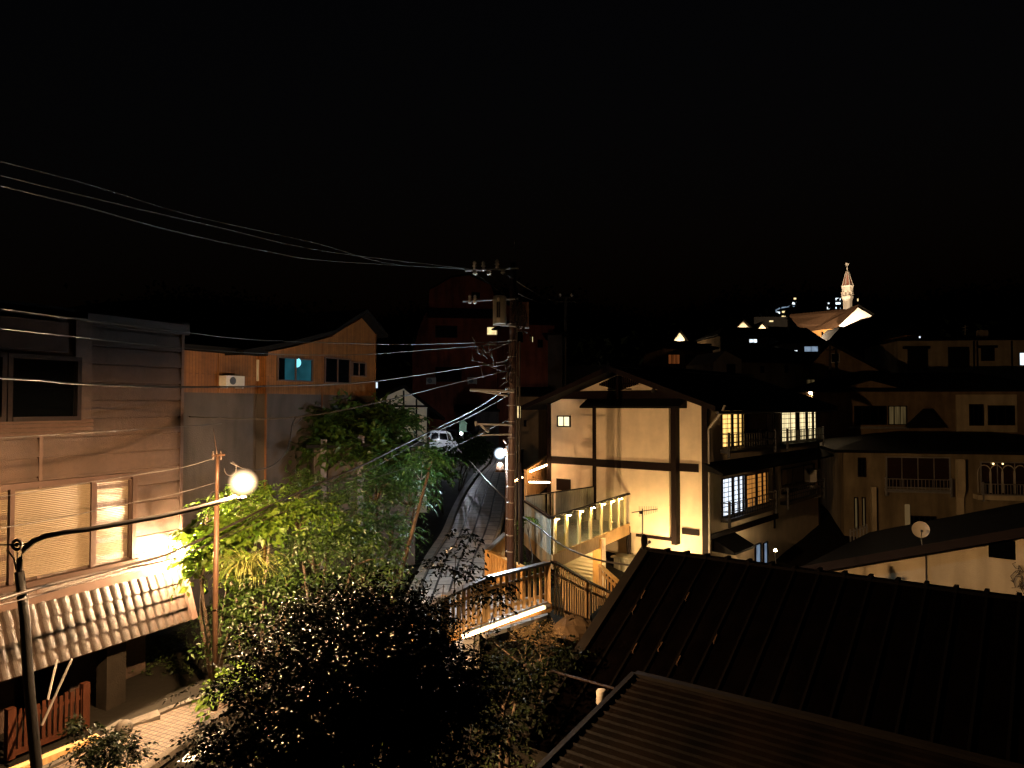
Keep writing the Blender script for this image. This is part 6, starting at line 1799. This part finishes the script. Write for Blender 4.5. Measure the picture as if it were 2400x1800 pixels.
# rock under the stair fence
for k, (x, y, Y, r, lab) in enumerate(((1345, 1480, 16.4, .42, 'large pale brown boulder under the slatted stair fence'), (1290, 1510, 15.8, .3, 'smaller dim boulder left of the large one below the fence corner'))):
    c = P(x, y, Y); m = MB(); m.sphere(c, r, 14, (1.1, .9, .75)); rs = random.Random(k)
    for v in m.v: v += Vector((rs.uniform(-1, 1), rs.uniform(-1, 1), rs.uniform(-1, 1))) * r * .12
    tag(m.build('boulder', mat('brown_rock', (.055, .035, .018), .9, .5, 2, .8, 10), None, base=c - Vector((0, 0, r)), smooth=False), lab, 'boulder', 'boulders under the stair fence')

# arching grass tuft
def grass_tuft(base, n, L, label, seed, name='pampas_grass'):
    rng = np.random.default_rng(seed); t = thing(name, base, label, 'grass tuft', 'grass tufts')
    Vs, Fs, off = [], [], 0
    for k in range(n):
        a = rng.uniform(0, 2 * math.pi); o = np.array([math.cos(a), math.sin(a), 0]); l = L * rng.uniform(.6, 1.15); w = .010 * rng.uniform(.7, 1.3)
        sd = np.array([-o[1], o[0], 0]); p = np.array(base) + rng.normal(0, .06, 3) * np.array([1, 1, 0]); S = 9; th = rng.uniform(.9, 1.4)
        for j in range(S):
            f = j / (S - 1); ww = w * (1 - f * .85)
            Vs += [p - sd * ww, p + sd * ww]
            ang = th - f * rng.uniform(2.0, 2.7)
            p = p + (o * math.cos(ang) + np.array([0, 0, math.sin(ang)])) * l / S
        for j in range(S - 1):
            q = off + j * 2; Fs.append([q, q + 1, q + 3, q + 2])
        off += 2 * S
    np_leaves('blades', leafmat('grass_blade', (.12, .15, .03), (.22, .22, .06), .5, .35), t, np.array(Vs), np.array(Fs))


c = P(575, 1345, 14.2); grass_tuft(c, 150, 1.25, 'arching tuft of long pale grass hanging below the yellow green shrub', 21)
c = P(600, 1360, 14.6); grass_tuft(c, 90, .9, 'shorter grass tuft just right of the long arching tuft', 22)

# low ground cover on the bank and hollow
rng = np.random.default_rng(5)
n = 5200
gx_ = rng.uniform(-8.5, 3.5, n); gy_ = rng.uniform(9.5, 30, n)
gzv = ground_z(gx_, gy_)
dr = np.sqrt((gx_[:, None] - CL[:, 0]) ** 2 + (gy_[:, None] - CL[:, 1]) ** 2).min(1)
apx = 1200 + F_PX * gx_ / gy_
ok = (dr > 1.45) & ~((gx_ < -5.0) & (gy_ < 16.2)) & ~((gx_ > .6) & (gy_ > 20)) & ~((gx_ > -1.3) & (gy_ > 17) & (gy_ < 24))
P0 = np.stack([gx_, gy_, gzv], 1)[ok]
D = unit(rng.normal(0, .5, (len(P0), 3)) * np.array([1, 1, 0]) + np.array([0, 0, 1.]))
V, F = sprigs(P0, D, .35 * rng.uniform(.5, 1.3, len(P0)), 6, .11, .05, .3, .6, rng)
root = bpy.data.objects.new('ground_cover', None)
BASE['ground_cover'] = Vector((0, 0, 0)); dummy = root
me = bpy.data.meshes.new('ground_cover'); me.from_pydata(V.tolist(), [], F.tolist()); me.materials.append(LM2)
bpy.data.objects.remove(root)
o = bpy.data.objects.new('ground_cover', me); COL.objects.link(o); tag(o, 'low leafy ground cover over the dark bank', 'ground cover', kind='stuff')

# dark wood on the far slopes
n = 2600
x = rng.uniform(-150, 240, n); y = rng.uniform(150, 420, n)
z = terr(x, y)
P0 = np.stack([x, y, z + 2], 1)
P0 = np.repeat(P0, 16, 0) + rng.normal(0, 1, (n * 16, 3)) * np.array([1.6, 1.6, 2.4])
D = unit(rng.normal(0, 1, P0.shape))
V, F = sprigs(P0, D, 2 * np.ones(len(P0)), 1, 2.2, 1.4, .2, .3, rng)
me = bpy.data.meshes.new('far_wood'); me.from_pydata(V.tolist(), [], F.tolist()); me.materials.append(LD)
o = bpy.data.objects.new('far_wood', me); COL.objects.link(o); tag(o, 'dark wood covering the hills behind the town', 'wood', kind='stuff')

# ------------------------------------------------------------------ lamp under the landing
lq = Vector((P(1365, 1296, 26.4).x, 26.4, -5.02))
t = thing('underside_lamp', lq, 'warm lamp fixed under the glazed landing, lighting the shutter and the pale wall', 'lamp')
m = MB(); m.lathe(lq, [(.05, -.03), (.09, 0), (.09, .02)], 12); m.build('lens', glow('underside_lamp_glow', (1, .68, .30), 700), t)
m = MB(); m.lathe(lq + Vector((0, 0, .03)), [(.11, 0), (.11, .05), (.02, .12)], 12); m.build('shade', M['blackmetal'], t)

pq = FG2.pt(FG2.U(1728), 1.5, S(1700, 1290)[1])
t = thing('porch_lamp', Vector((pq.x, pq.y, -7.3)), 'small warm porch lamp beside the little roof at the foot of the inn', 'lamp')
m = MB(); m.sphere(pq, .05, 10); m.build('bulb', glow('porch_lamp_glow', (1, .7, .36), 420), t)
m = MB(); m.tube([Vector((pq.x, pq.y, -7.3)), pq - Vector((0, 0, .05))], .03, 6); m.build('post', M['blackmetal'], t)
HAZE = 0
if HAZE:
    m = MB(); m.box(-160, 260, -60, 425, -12, 75)
    o = m.build('haze', None if False else M['white'], None)
    o.data.materials.clear()
    hm = bpy.data.materials.new('haze_air'); hm.use_nodes = True; tt = hm.node_tree
    tt.nodes.remove(tt.nodes['Principled BSDF'])
    v = tt.nodes.new('ShaderNodeVolumePrincipled'); v.inputs['Color'].default_value = (.9, .9, .9, 1); v.inputs['Density'].default_value = HAZE; v.inputs['Anisotropy'].default_value = .6
    tt.links.new(v.outputs[0], tt.nodes['Material Output'].inputs['Volume'])
    o.data.materials.append(hm); tag(o, kind='stuff')
